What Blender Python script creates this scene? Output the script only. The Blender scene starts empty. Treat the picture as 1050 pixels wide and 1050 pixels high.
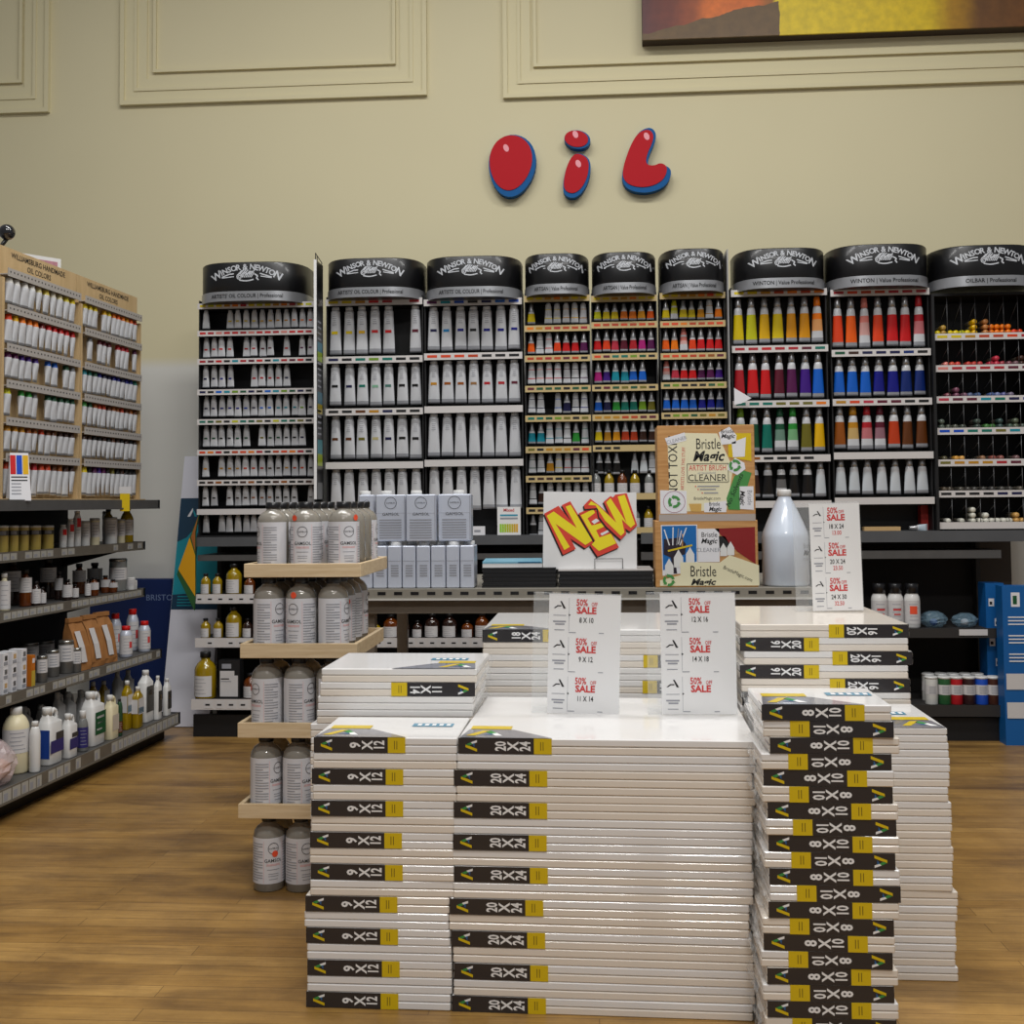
import bpy, math, random
from mathutils import Vector, Matrix
random.seed(7)
S = bpy.context.scene
COL = S.collection
PI = math.pi
# ------------------------------------------------------------------ camera
F = 1180.0 / 1050.0
YAW, PITCH, ROLL, SHY, CH = 0.070, 0.045, 0.009, -0.060, 1.05
cam = bpy.data.objects.new('camera', bpy.data.cameras.new('camera'))
COL.objects.link(cam)
cam.data.sensor_width = 36.0
cam.data.lens = 36.0 * F
cam.data.shift_y = SHY
cam.data.clip_end = 60
CR = Matrix.Rotation(YAW, 3, 'Z') @ Matrix.Rotation(PI / 2 + PITCH, 3, 'X') @ Matrix.Rotation(-ROLL, 3, 'Z')
CO = Vector((0, 0, CH))
cam.matrix_world = Matrix.Translation(CO) @ CR.to_4x4()
S.camera = cam


def ray(px, py):
    v = Vector((((px - 525) / 1050) / F, ((525 - py) / 1050 + SHY) / F, -1.0))
    return CR @ v


def P(px, py, Y):            # the point of the upright plane Y seen at a place of the photo
    d = ray(px, py)
    return CO + d * (Y / d.y)


def PZ(px, py, z):
    d = ray(px, py)
    return CO + d * ((z - CH) / d.z)


def proj(p):
    c = CR.transposed() @ (Vector(p) - CO)
    return 525 + 1050 * F * c.x / -c.z, 525 - 1050 * (F * c.y / -c.z - SHY), -c.z


# ------------------------------------------------------------------ materials
def lin(c):
    c = c / 255.0
    return c / 12.92 if c <= 0.04045 else ((c + 0.055) / 1.055) ** 2.4


def L(rgb):
    return (lin(rgb[0]), lin(rgb[1]), lin(rgb[2]), 1)


MATS = {}


def mat(name, rgb, rough=0.5, metal=0.0, coat=0.0, noise=0.0, nscale=20.0, trans=0.0, alpha=1.0, bump=0.0, ior=1.45):
    if name in MATS:
        return MATS[name]
    m = bpy.data.materials.new(name)
    m.use_nodes = True
    nt = m.node_tree
    b = nt.nodes['Principled BSDF']
    b.inputs['Base Color'].default_value = L(rgb)
    b.inputs['Roughness'].default_value = rough
    b.inputs['Metallic'].default_value = metal
    b.inputs['Coat Weight'].default_value = coat
    b.inputs['Coat Roughness'].default_value = 0.08
    b.inputs['Transmission Weight'].default_value = trans
    b.inputs['Alpha'].default_value = alpha
    b.inputs['IOR'].default_value = ior
    if noise or bump:
        tc = nt.nodes.new('ShaderNodeTexCoord')
        nz = nt.nodes.new('ShaderNodeTexNoise')
        nz.inputs['Scale'].default_value = nscale
        nz.inputs['Detail'].default_value = 4
        nt.links.new(tc.outputs['Object'], nz.inputs['Vector'])
        if noise:
            mx = nt.nodes.new('ShaderNodeMix')
            mx.data_type = 'RGBA'
            mx.inputs[6].default_value = L(tuple(max(0, c * (1 - noise)) for c in rgb))
            mx.inputs[7].default_value = L(tuple(min(255, c * (1 + noise)) for c in rgb))
            nt.links.new(nz.outputs['Fac'], mx.inputs[0])
            nt.links.new(mx.outputs[2], b.inputs['Base Color'])
        if bump:
            bp = nt.nodes.new('ShaderNodeBump')
            bp.inputs['Strength'].default_value = bump
            bp.inputs['Distance'].default_value = 0.01
            nt.links.new(nz.outputs['Fac'], bp.inputs['Height'])
            nt.links.new(bp.outputs['Normal'], b.inputs['Normal'])
    MATS[name] = m
    return m


def cmat(rgb, rough=0.4, coat=0.15, metal=0.0):
    return mat('colour_%d_%d_%d_%d' % (rgb[0], rgb[1], rgb[2], int(rough * 100 + metal * 7)), rgb, rough, metal, coat)


# ------------------------------------------------------------------ mesh builder
class MB:
    def __init__(s):
        s.v, s.f, s.m, s.mats, s.sm = [], [], [], [], []

    def mi(s, m):
        if m not in s.mats:
            s.mats.append(m)
        return s.mats.index(m)

    def add(s, vs, fs, m, smooth=False, T=None):
        o = len(s.v)
        s.v += [tuple(T(Vector(v))) if T else tuple(v) for v in vs]
        i = s.mi(m)
        for f in fs:
            s.f.append([a + o for a in f])
            s.m.append(i)
            s.sm.append(smooth)
        return s

    def box(s, x0, x1, y0, y1, z0, z1, m, T=None, ch=0.0):
        if ch <= 0:
            vs = [(x, y, z) for x in (x0, x1) for y in (y0, y1) for z in (z0, z1)]
            fs = [(0, 1, 3, 2), (4, 6, 7, 5), (0, 4, 5, 1), (2, 3, 7, 6), (0, 2, 6, 4), (1, 5, 7, 3)]
            return s.add(vs, fs, m, False, T)
        # softened vertical and horizontal edges
        c = ch
        vs, fs = [], []
        for z, i in ((z0, c), (z0 + c, 0), (z1 - c, 0), (z1, c)):
            a, b, d, e = x0 + i, x1 - i, y0 + i, y1 - i
            k = c if i == 0 else c * 0.6
            vs += [(a + k, d, z), (b - k, d, z), (b, d + k, z), (b, e - k, z), (b - k, e, z), (a + k, e, z), (a, e - k, z), (a, d + k, z)]
        fs.append(list(range(7, -1, -1)))
        fs.append(list(range(24, 32)))
        for r in range(3):
            for k in range(8):
                fs.append((r * 8 + k, r * 8 + (k + 1) % 8, r * 8 + 8 + (k + 1) % 8, r * 8 + 8 + k))
        return s.add(vs, fs, m, False, T)

    def loft(s, rings, mats, smooth=True, cap=True, T=None):   # rings: lists of n points; mats: one per band or one
        n = len(rings[0])
        o = len(s.v)
        for r in rings:
            s.v += [tuple(T(Vector(p))) if T else tuple(p) for p in r]
        for k in range(len(rings) - 1):
            m = mats[k] if isinstance(mats, (list, tuple)) else mats
            i = s.mi(m)
            for j in range(n):
                s.f.append([o + k * n + j, o + k * n + (j + 1) % n, o + (k + 1) * n + (j + 1) % n, o + (k + 1) * n + j])
                s.m.append(i)
                s.sm.append(smooth)
        if cap:
            for k, rev in ((0, True), (len(rings) - 1, False)):
                m = mats[0 if rev else -1] if isinstance(mats, (list, tuple)) else mats
                idx = [o + k * n + j for j in range(n)]
                s.f.append(idx[::-1] if rev else idx)
                s.m.append(s.mi(m))
                s.sm.append(False)
        return s

    def lathe(s, prof, mats, n=20, c=(0, 0, 0), T=None, sx=1.0, sy=1.0):    # prof: [(r, z)]
        rings = [[(c[0] + r * sx * math.cos(2 * PI * j / n), c[1] + r * sy * math.sin(2 * PI * j / n), c[2] + z) for j in range(n)] for r, z in prof]
        return s.loft(rings, mats, True, True, T)

    def tube(s, pts, r, m, n=8):
        pts = [Vector(p) for p in pts]
        rings = []
        for i, p in enumerate(pts):
            d = (pts[min(i + 1, len(pts) - 1)] - pts[max(i - 1, 0)]).normalized()
            a = d.orthogonal().normalized() if abs(d.z) > 0.95 else d.cross(Vector((0, 0, 1))).normalized()
            b = d.cross(a)
            rings.append([p + a * r * math.cos(2 * PI * j / n) + b * r * math.sin(2 * PI * j / n) for j in range(n)])
        return s.loft(rings, m)

    def poly(s, pts, m, th=0.0, ax=None, T=None):     # pts in (x, z), front at y=0, going back by th
        n = len(pts)
        area = sum(pts[i][0] * pts[(i + 1) % n][1] - pts[(i + 1) % n][0] * pts[i][1] for i in range(n))
        if area < 0:
            pts = pts[::-1]
        vs = [(x, 0, z) for x, z in pts]
        fs = [list(range(n))]
        if th:
            vs += [(x, th, z) for x, z in pts]
            fs.append(list(range(2 * n - 1, n - 1, -1)))
            fs += [(i, n + i, n + (i + 1) % n, (i + 1) % n) for i in range(n)]
        return s.add(vs, fs, m, False, T)

    def text(s, string, m, size=1.0, bold=0.0, T=None, align='CENTER', sx=1.0, shear=0.0):   # T maps (x, 0, z)
        vs, fs = glyphs(string, bold, align, shear)
        return s.add([(x * size * sx, 0, z * size) for x, z in vs], fs, m, False, T)

    def mesh(s, name):
        me = bpy.data.meshes.new(name)
        me.from_pydata(s.v, [], s.f)
        for m in s.mats:
            me.materials.append(m)
        me.polygons.foreach_set('material_index', s.m)
        me.polygons.foreach_set('use_smooth', s.sm)
        me.update()
        return me

    def build(s, name, parent=None, loc=(0, 0, 0), rz=0.0):
        return link(name, s.mesh(name), parent, loc, rz)


def link(name, me, parent=None, loc=(0, 0, 0), rz=0.0):
    o = bpy.data.objects.new(name, me)
    COL.objects.link(o)
    o.location = loc
    o.rotation_euler = (0, 0, rz)
    if parent:
        o.parent = parent
    return o


def thing(name, label, cat, loc=(0, 0, 0), rz=0.0, group=None):
    o = bpy.data.objects.new(name, None)
    o.empty_display_size = 0.05
    COL.objects.link(o)
    o.location = loc
    o.rotation_euler = (0, 0, rz)
    return tag(o, label, cat, group)


def tag(o, label, cat, group=None):
    o['label'] = label
    o['category'] = cat
    if group:
        o['group'] = group
    return o


def struct(o):
    o['kind'] = 'structure'
    return o


def copy_tree(o, parent=None):
    c = o.copy()
    COL.objects.link(c)
    if parent:
        c.parent = parent
    for ch in list(o.children):
        copy_tree(ch, c)
    return c


_GL = {}


def glyphs(string, bold, align, shear):
    k = (string, bold, align, shear)
    if k not in _GL:
        cu = bpy.data.curves.new('lettering', 'FONT')
        cu.body = string
        cu.resolution_u = 2
        cu.offset = bold
        cu.align_x = align
        cu.align_y = 'CENTER'
        cu.shear = shear
        cu.space_line = 0.9
        ob = bpy.data.objects.new('lettering', cu)
        COL.objects.link(ob)
        dg = bpy.context.evaluated_depsgraph_get()
        dg.update()
        me = bpy.data.meshes.new_from_object(ob.evaluated_get(dg))
        _GL[k] = ([(v.co.x, v.co.y) for v in me.vertices], [list(p.vertices) for p in me.polygons])
        bpy.data.meshes.remove(me)
        bpy.data.objects.remove(ob)
        bpy.data.curves.remove(cu)
    return _GL[k]


def TR(x=0, y=0, z=0, rot=0.0):                 # place in the face plane, turned by rot in that plane
    c, s_ = math.cos(rot), math.sin(rot)
    return lambda v: Vector((x + v.x * c - v.z * s_, y + v.y, z + v.x * s_ + v.z * c))


ORD = 'first second third fourth fifth sixth seventh eighth ninth tenth eleventh twelfth thirteenth fourteenth fifteenth sixteenth seventeenth eighteenth nineteenth twentieth twenty-first twenty-second twenty-third'.split()
# ------------------------------------------------------------------ common materials
WHITE = mat('white_paper', (232, 232, 232), 0.55)
CARD = mat('white_card', (226, 226, 230), 0.6)
BLACK = mat('black_plastic', (22, 22, 25), 0.35, coat=0.3)
RACKBLK = mat('black_rack_metal', (20, 20, 22), 0.55)
DARKIN = mat('dark_pegboard', (36, 33, 31), 0.8)
SILVER = mat('silver_foil', (178, 178, 180), 0.3, metal=0.75)
CHROME = mat('polished_band', (168, 170, 174), 0.32, metal=0.6)
GREYMET = mat('grey_shelf_metal', (86, 85, 84), 0.5, metal=0.2, noise=0.08)
LIPMET = mat('beige_shelf_metal', (150, 145, 134), 0.45, metal=0.2, noise=0.06)
DKMET = mat('dark_shelf_metal', (50, 48, 47), 0.55, metal=0.1)
STRIP = mat('white_price_strip', (208, 204, 202), 0.45, coat=0.3)
TANSTRIP = mat('tan_price_strip', (194, 172, 122), 0.45, coat=0.2)
TUBEW = mat('white_tube_paper', (206, 208, 212), 0.42, coat=0.25, noise=0.02, nscale=60)
TUBEG = mat('grey_tube_crimp', (160, 162, 168), 0.4, metal=0.3)
INK = mat('black_ink', (24, 24, 26), 0.6)
GREYINK = mat('grey_ink', (150, 152, 160), 0.6)
REDINK = mat('red_ink', (206, 62, 62), 0.6)
PINKINK = mat('pink_ink', (226, 176, 176), 0.6)
YEL = mat('yellow_print', (214, 184, 10), 0.45, coat=0.4)
SLEEVE = mat('black_card_sleeve', (40, 37, 40), 0.4, coat=0.5)
CANV = mat('primed_canvas', (230, 228, 226), 0.5, coat=0.8, noise=0.02, nscale=8)
CANVB = mat('beige_bounce_canvas', (228, 219, 207), 0.55, coat=0.7, noise=0.02, nscale=8)  # beige canvas variety, also carrying warm floor bounce in its colour
CANVTOP = mat('wrapped_canvas_face', (232, 234, 236), 0.35, coat=1.0)
WOODPALE = None


def wood_mat(name, a, b, scale=6.0, stretch=(1, 12, 12), rough=0.5):
    m = bpy.data.materials.new(name)
    m.use_nodes = True
    nt = m.node_tree
    bs = nt.nodes['Principled BSDF']
    bs.inputs['Roughness'].default_value = rough
    tc = nt.nodes.new('ShaderNodeTexCoord')
    mp = nt.nodes.new('ShaderNodeMapping')
    mp.inputs['Scale'].default_value = stretch
    nz = nt.nodes.new('ShaderNodeTexNoise')
    nz.inputs['Scale'].default_value = scale
    nz.inputs['Detail'].default_value = 6
    nz.inputs['Distortion'].default_value = 0.6
    cr = nt.nodes.new('ShaderNodeValToRGB')
    cr.color_ramp.elements[0].position = 0.3
    cr.color_ramp.elements[1].position = 0.7
    cr.color_ramp.elements[0].color = L(a)
    cr.color_ramp.elements[1].color = L(b)
    nt.links.new(tc.outputs['Object'], mp.inputs['Vector'])
    nt.links.new(mp.outputs['Vector'], nz.inputs['Vector'])
    nt.links.new(nz.outputs['Fac'], cr.inputs['Fac'])
    nt.links.new(cr.outputs['Color'], bs.inputs['Base Color'])
    MATS[name] = m
    return m


WOODPALE = wood_mat('pale_pine', (206, 180, 140), (226, 204, 168), 5, (1.5, 8, 25))
WOODPLY = wood_mat('birch_ply', (186, 158, 114), (202, 174, 130), 5, (6, 6, 1.2))
WOODOAK = wood_mat('oak_veneer', (178, 126, 70), (202, 154, 96), 4, (1.5, 8, 22))
CORK = mat('corrugated_board', (196, 162, 112), 0.8, noise=0.04)

# ------------------------------------------------------------------ room
YW = 5.75


def floor_material():
    m = bpy.data.materials.new('worn_maple_boards')
    m.use_nodes = True
    nt = m.node_tree
    N, K = nt.nodes, nt.links
    bs = N['Principled BSDF']
    tc = N.new('ShaderNodeTexCoord')
    br = N.new('ShaderNodeTexBrick')
    br.inputs['Scale'].default_value = 1.0
    br.inputs['Brick Width'].default_value = 0.95
    br.inputs['Row Height'].default_value = 0.057
    br.inputs['Mortar Size'].default_value = 0.0009
    br.inputs['Color1'].default_value = L((160, 122, 62))
    br.inputs['Color2'].default_value = L((180, 142, 80))
    br.inputs['Mortar'].default_value = L((110, 80, 40))
    br.offset = 0.37
    K.new(tc.outputs['Object'], br.inputs['Vector'])
    mp = N.new('ShaderNodeMapping')
    mp.inputs['Scale'].default_value = (1.2, 22, 1)
    K.new(tc.outputs['Object'], mp.inputs['Vector'])
    g = N.new('ShaderNodeTexNoise')
    g.inputs['Scale'].default_value = 5
    g.inputs['Detail'].default_value = 8
    K.new(mp.outputs['Vector'], g.inputs['Vector'])
    mp2 = N.new('ShaderNodeMapping')
    mp2.inputs['Scale'].default_value = (0.8, 3.2, 1)
    K.new(tc.outputs['Object'], mp2.inputs['Vector'])
    w = N.new('ShaderNodeTexNoise')
    w.inputs['Scale'].default_value = 1.9
    w.inputs['Detail'].default_value = 7
    w.inputs['Roughness'].default_value = 0.62
    w.inputs['Distortion'].default_value = 0.8
    K.new(mp2.outputs['Vector'], w.inputs['Vector'])
    m1 = N.new('ShaderNodeMix'); m1.data_type = 'RGBA'; m1.blend_type = 'MULTIPLY'
    m1.inputs[0].default_value = 0.5
    r1 = N.new('ShaderNodeValToRGB')
    r1.color_ramp.elements[0].color = (0.55, 0.5, 0.45, 1)
    r1.color_ramp.elements[1].color = (1.1, 1.1, 1.1, 1)
    r1.color_ramp.elements[0].position = 0.3
    r1.color_ramp.elements[1].position = 0.7
    K.new(g.outputs['Fac'], r1.inputs['Fac'])
    K.new(br.outputs['Color'], m1.inputs[6]); K.new(r1.outputs['Color'], m1.inputs[7])
    m2 = N.new('ShaderNodeMix'); m2.data_type = 'RGBA'
    m2.inputs[7].default_value = L((96, 68, 36))
    r2 = N.new('ShaderNodeValToRGB')
    r2.color_ramp.elements[0].position = 0.45
    r2.color_ramp.elements[0].color = (0, 0, 0, 1)
    r2.color_ramp.elements[1].position = 0.68
    r2.color_ramp.elements[1].color = (0.8, 0.8, 0.8, 1)
    K.new(w.outputs['Fac'], r2.inputs['Fac'])
    K.new(r2.outputs['Color'], m2.inputs[0])
    K.new(m1.outputs[2], m2.inputs[6])
    w3 = N.new('ShaderNodeTexNoise'); w3.inputs['Scale'].default_value = 4.2; w3.inputs['Detail'].default_value = 9; w3.inputs['Roughness'].default_value = 0.7
    K.new(tc.outputs['Object'], w3.inputs['Vector'])
    r3 = N.new('ShaderNodeValToRGB')
    r3.color_ramp.elements[0].position = 0.4; r3.color_ramp.elements[0].color = (1.06, 1.05, 1.02, 1)
    r3.color_ramp.elements[1].position = 0.72; r3.color_ramp.elements[1].color = (0.56, 0.52, 0.5, 1)
    K.new(w3.outputs['Fac'], r3.inputs['Fac'])
    m4 = N.new('ShaderNodeMix'); m4.data_type = 'RGBA'; m4.blend_type = 'MULTIPLY'; m4.inputs[0].default_value = 0.8
    K.new(m2.outputs[2], m4.inputs[6]); K.new(r3.outputs['Color'], m4.inputs[7])
    K.new(m4.outputs[2], bs.inputs['Base Color'])
    bs.inputs['Roughness'].default_value = 0.42
    bs.inputs['Coat Weight'].default_value = 0.12
    bs.inputs['Coat Roughness'].default_value = 0.25
    return m


def wall_material():
    m = bpy.data.materials.new('cream_and_white_wall')
    m.use_nodes = True
    nt = m.node_tree
    N, K = nt.nodes, nt.links
    bs = N['Principled BSDF']
    bs.inputs['Roughness'].default_value = 0.75
    tc = N.new('ShaderNodeTexCoord')
    sp = N.new('ShaderNodeSeparateXYZ')
    K.new(tc.outputs['Object'], sp.inputs[0])
    mr = N.new('ShaderNodeMapRange')          # blends from whitish below to cream above
    zb = P(160, 372, YW).z
    mr.inputs[1].default_value = zb - 0.03
    mr.inputs[2].default_value = zb + 0.03
    K.new(sp.outputs['Z'], mr.inputs[0])
    nz = N.new('ShaderNodeTexNoise')
    nz.inputs['Scale'].default_value = 1.3
    K.new(tc.outputs['Object'], nz.inputs['Vector'])
    a = N.new('ShaderNodeMix'); a.data_type = 'RGBA'
    a.inputs[6].default_value = L((208, 199, 164)); a.inputs[7].default_value = L((216, 207, 171))
    K.new(nz.outputs['Fac'], a.inputs[0])
    b = N.new('ShaderNodeMix'); b.data_type = 'RGBA'
    b.inputs[6].default_value = L((214, 213, 206))
    K.new(mr.outputs[0], b.inputs[0]); K.new(a.outputs[2], b.inputs[7])
    K.new(b.outputs[2], bs.inputs['Base Color'])
    return m


WALLM = wall_material()
TRIMM = mat('cream_moulding_paint', (213, 204, 167), 0.7)
struct(MB().box(-3.6, 4.2, -0.6, YW, -0.08, 0, floor_material()).build('floor'))
struct(MB().box(-3.6, 4.2, YW, YW + 0.1, 0, 4.6, WALLM).build('wall_back'))
struct(MB().box(-3.6, 4.2, YW - 0.015, YW, 0, 0.1, mat('white_skirting', (200, 198, 190), 0.5)).build('baseboard_back'))


def frame(i, xl, xr, ybot, xi_l, xi_r, yi):
    mb = MB()
    mid = (xl + xr) / 2
    zb, zi = P(mid, ybot, YW).z, P(mid, yi, YW).z
    X = lambda px: P(px, 60, YW).x
    X0, X1, I0, I1 = X(xl), X(xr), X(xi_l), X(xi_r)
    top = 4.3

    def band(a0, a1, z, w, dep):
        for q in ((a0, a0 + w, z, top), (a1 - w, a1, z, top), (a0 + w, a1 - w, z, z + w), (a0, a1, top, top + w)):
            mb.box(q[0], q[1], YW - dep, YW, q[2], q[3], TRIMM)
    band(X0, X1, zb, 0.022, 0.026)
    band(X0 + 0.022, X1 - 0.022, zb + 0.022, 0.05, 0.014)
    band(X0 + 0.072, X1 - 0.072, zb + 0.072, 0.016, 0.02)
    band(X0 + 0.088, X1 - 0.088, zb + 0.088, 0.05, 0.010)
    band(I0, I1, zi, 0.016, 0.018)
    struct(mb.build('trim_%d' % i))


frame(1, -190, 52, 120, -160, 24, 89)
frame(2, 125, 438, 104, 158, 406, 71)
frame(3, 516, 1235, 90, 547, 1205, 58)


# painting
def painting():
    m = bpy.data.materials.new('abstract_oil_painting')
    m.use_nodes = True
    nt = m.node_tree
    N, K = nt.nodes, nt.links
    bs = N['Principled BSDF']
    bs.inputs['Roughness'].default_value = 0.5
    tc = N.new('ShaderNodeTexCoord')
    nz = N.new('ShaderNodeTexNoise'); nz.inputs['Scale'].default_value = 6; nz.inputs['Detail'].default_value = 7
    K.new(tc.outputs['Object'], nz.inputs['Vector'])
    mx = N.new('ShaderNodeMix'); mx.data_type = 'VECTOR'
    mx.inputs[0].default_value = 0.07
    K.new(tc.outputs['Object'], mx.inputs[4]); K.new(nz.outputs['Color'], mx.inputs[5])
    sp = N.new('ShaderNodeSeparateXYZ'); K.new(mx.outputs[1], sp.inputs[0])
    w = 2.2
    dv = N.new('ShaderNodeMath'); dv.operation = 'DIVIDE'; dv.inputs[1].default_value = w
    K.new(sp.outputs['X'], dv.inputs[0])
    cr = N.new('ShaderNodeValToRGB')
    e = cr.color_ramp.elements
    cr.color_ramp.interpolation = 'EASE'
    e[0].color = L((84, 40, 44)); e[1].position = 0.07; e[1].color = L((110, 44, 26))
    for p_, c_ in ((0.12, (150, 70, 22)), (0.16, (222, 112, 24)), (0.25, (214, 104, 20)), (0.285, (150, 90, 24)), (0.292, (224, 196, 4)), (0.60, (222, 190, 0)), (0.66, (170, 124, 10)), (0.71, (110, 70, 26)), (0.85, (120, 74, 30)), (1.0, (74, 40, 26))):
        q = e.new(p_); q.color = L(c_)
    K.new(dv.outputs[0], cr.inputs[0])
    n2 = N.new('ShaderNodeTexNoise'); n2.inputs['Scale'].default_value = 22; n2.inputs['Detail'].default_value = 5
    K.new(tc.outputs['Object'], n2.inputs['Vector'])
    r2 = N.new('ShaderNodeValToRGB'); r2.color_ramp.elements[0].color = (0.6, 0.6, 0.6, 1); r2.color_ramp.elements[0].position = 0.35
    r2.color_ramp.elements[1].position = 0.65
    K.new(n2.outputs['Fac'], r2.inputs[0])
    mu = N.new('ShaderNodeMix'); mu.data_type = 'RGBA'; mu.blend_type = 'MULTIPLY'; mu.inputs[0].default_value = 0.55
    K.new(r2.outputs[0], mu.inputs[7])
    # a slanting brown band low on the left side
    sl = N.new('ShaderNodeMath'); sl.operation = 'MULTIPLY_ADD'; sl.inputs[1].default_value = -0.22; 
    K.new(sp.outputs['X'], sl.inputs[0]); K.new(sp.outputs['Z'], sl.inputs[2])
    lt = N.new('ShaderNodeMath'); lt.operation = 'LESS_THAN'; lt.inputs[1].default_value = 0.055
    K.new(sl.outputs[0], lt.inputs[0])
    lx = N.new('ShaderNodeMath'); lx.operation = 'LESS_THAN'; lx.inputs[1].default_value = 0.66
    K.new(sp.outputs['X'], lx.inputs[0])
    an = N.new('ShaderNodeMath'); an.operation = 'MULTIPLY'
    K.new(lt.outputs[0], an.inputs[0]); K.new(lx.outputs[0], an.inputs[1])
    m3 = N.new('ShaderNodeMix'); m3.data_type = 'RGBA'; m3.inputs[7].default_value = L((104, 78, 40))
    K.new(an.outputs[0], m3.inputs[0]); K.new(cr.outputs[0], m3.inputs[6]); K.new(m3.outputs[2], mu.inputs[6])
    K.new(mu.outputs[2], bs.inputs['Base Color'])
    a = P(659, 41, YW - 0.09)
    o = thing('painting', 'large orange, yellow and brown abstract canvas painting hung high on the cream wall', 'painting', (a.x, YW - 0.09, a.z))
    MB().box(0, w, 0, 0.012, 0, 1.3, m).build('painted_face', o)
    MB().box(0.001, w - 0.001, 0.012, 0.089, 0.002, 1.299, mat('dark_canvas_edge', (60, 48, 40), 0.7)).build('stretcher_frame', o)


painting()


# OiL letters
def blob(cx, cy, rx, ry, rot, n=28, egg=0.0):
    out = []
    for k in range(n):
        t = 2 * PI * k / n
        x, y = rx * math.cos(t) * (1 + egg * math.sin(t)), ry * math.sin(t)
        out.append((cx + x * math.cos(rot) - y * math.sin(rot), cy + x * math.sin(rot) + y * math.cos(rot)))
    return out


def smooth_loop(pts, it=2):
    for _ in range(it):
        q = []
        for i in range(len(pts)):
            a, b = pts[i], pts[(i + 1) % len(pts)]
            q += [(a[0] * .75 + b[0] * .25, a[1] * .75 + b[1] * .25), (a[0] * .25 + b[0] * .75, a[1] * .25 + b[1] * .75)]
        pts = q
    return pts


LRED = mat('red_sign_paint', (182, 12, 28), 0.6, ior=1.3)
LBLUE = mat('blue_sign_paint', (4, 86, 148), 0.6, ior=1.3)
LPINK = mat('pale_painted_glint', (232, 150, 160), 0.4)


def sign_letter(name, label, parts):
    yf = YW - 0.05
    ref = P(parts[0][0][0][0], parts[0][0][0][1], yf)
    o = thing(name, label, 'sign letter', (ref.x, yf, ref.z), group=None)
    for pts, anchor, glint in parts:
        w = [((P(x, y, yf) - ref).x, (P(x, y, yf) - ref).z) for x, y in pts]
        ax, az = (P(*anchor, yf) - ref).x, (P(*anchor, yf) - ref).z
        MB().poly(w, LBLUE, 0.05).build('blue_backing', o)
        red = [(ax + (x - ax) * 0.9, az + (z - az) * 0.885) for x, z in w]
        rb = MB().poly(red, LRED, 0.004).build('red_face', o, (0, -0.004, 0))
        if glint:
            g = (P(*glint, yf) - ref)
            MB().poly(blob(g.x, g.z, 0.013, 0.02, 0.4, 16), LPINK, 0).build('glint', rb, (0, -0.0006, 0))
    return o


sign_letter('wall_letter', 'red and blue letter O of the wall sign above the racks', [(blob(525, 170, 24, 32, 0.12, 32, -0.12), (510, 145), (519, 152))])
sign_letter('wall_letter', 'red and blue dotted letter I, in the middle of the wall sign', [
    (smooth_loop([(596, 157), (606, 164), (605, 182), (598, 197), (588, 204), (578, 200), (577, 188), (581, 170), (588, 158)]), (586, 162), (593, 168)),
    (blob(592, 143, 13.5, 9.5, 0.15, 26), (582, 138), (590, 138))])
sign_letter('wall_letter', 'red and blue letter L ending the wall sign, curved like a boot', [
    (smooth_loop([(667, 130), (673, 136), (672, 145), (665, 160), (664, 171), (673, 173), (681, 169), (688, 173), (688, 181), (683, 190), (672, 196), (659, 198), (645, 195), (638, 187), (638, 176), (642, 162), (648, 146), (656, 134)]), (645, 150), (663, 140))])

# ------------------------------------------------------------------ canvas packs
def logo_mb(size, T):
    mb = MB()
    q = lambda pts: [(x * size, z * size) for x, z in pts]
    mb.poly(q([(-0.5, -0.5), (-0.26, -0.5), (0.12, 0.5), (-0.12, 0.5)]), YEL, 0, T=T)
    mb.poly(q([(-0.02, 0.22), (0.1, 0.5), (0.3, 0.05), (0.16, -0.12)]), mat('leaf_green_print', (60, 140, 70), 0.5), 0, T=T)
    mb.poly(q([(0.16, -0.12), (0.3, 0.05), (0.5, -0.5), (0.3, -0.5)]), WHITE, 0, T=T)
    mb.poly(q([(-0.14, -0.28), (0.18, -0.1), (0.24, -0.3), (-0.06, -0.28)]), mat('print_blue', (40, 96, 150), 0.5), 0, T=T)
    return mb


_PK = {}
BW, YWD = 0.158, 0.037


def sleeve_meshes(key, txt, w, d, h, side):
    k = (key, side, round(h, 4))
    if k in _PK:
        return _PK[k]
    yf = -d / 2 - 0.0008
    sg = 1 if side == 'L' else -1
    X = lambda u: sg * (-w / 2 + u)                # distance from the label end of the pack
    rot = PI / 2 if side == 'L' else -PI / 2
    sl = MB()
    a, b = sorted((X(0.001), X(0.001 + BW)))
    sl.box(a, b, yf, yf + 0.0008, 0.0005, h - 0.0005, SLEEVE)
    a, b = sorted((X(0.001), X(0.0018)))
    sl.box(a, b, yf, yf + 0.05, 0.0005, h - 0.0005, SLEEVE)
    st = MB()
    a, b = sorted((X(0.001 + BW), X(0.001 + BW + YWD)))
    st.box(a, b, yf, yf + 0.0008, 0.0005, h - 0.0005, YEL)
    for q in (0.38, 0.52):
        c = X(0.001 + BW + YWD * q)
        st.box(c - 0.0008, c + 0.0008, yf - 0.0003, yf, h * 0.25, h * 0.78, mat('olive_print', (120, 100, 20), 0.6))
    tx = MB()
    us = (0.0905, 0.1165, 0.1415)
    for u, t in zip(us, txt):
        tx.text(t, WHITE, 0.031, 0.03, TR(X(u), yf - 0.0004, h / 2, rot), sx=0.8 if len(t) < 2 else 0.64)
    lg = logo_mb(0.024, TR(X(0.028), yf - 0.0004, h / 2, rot))
    _PK[k] = (sl.mesh('sleeve'), st.mesh('sticker'), tx.mesh('size_lettering'), lg.mesh('logo'))
    return _PK[k]


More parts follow.
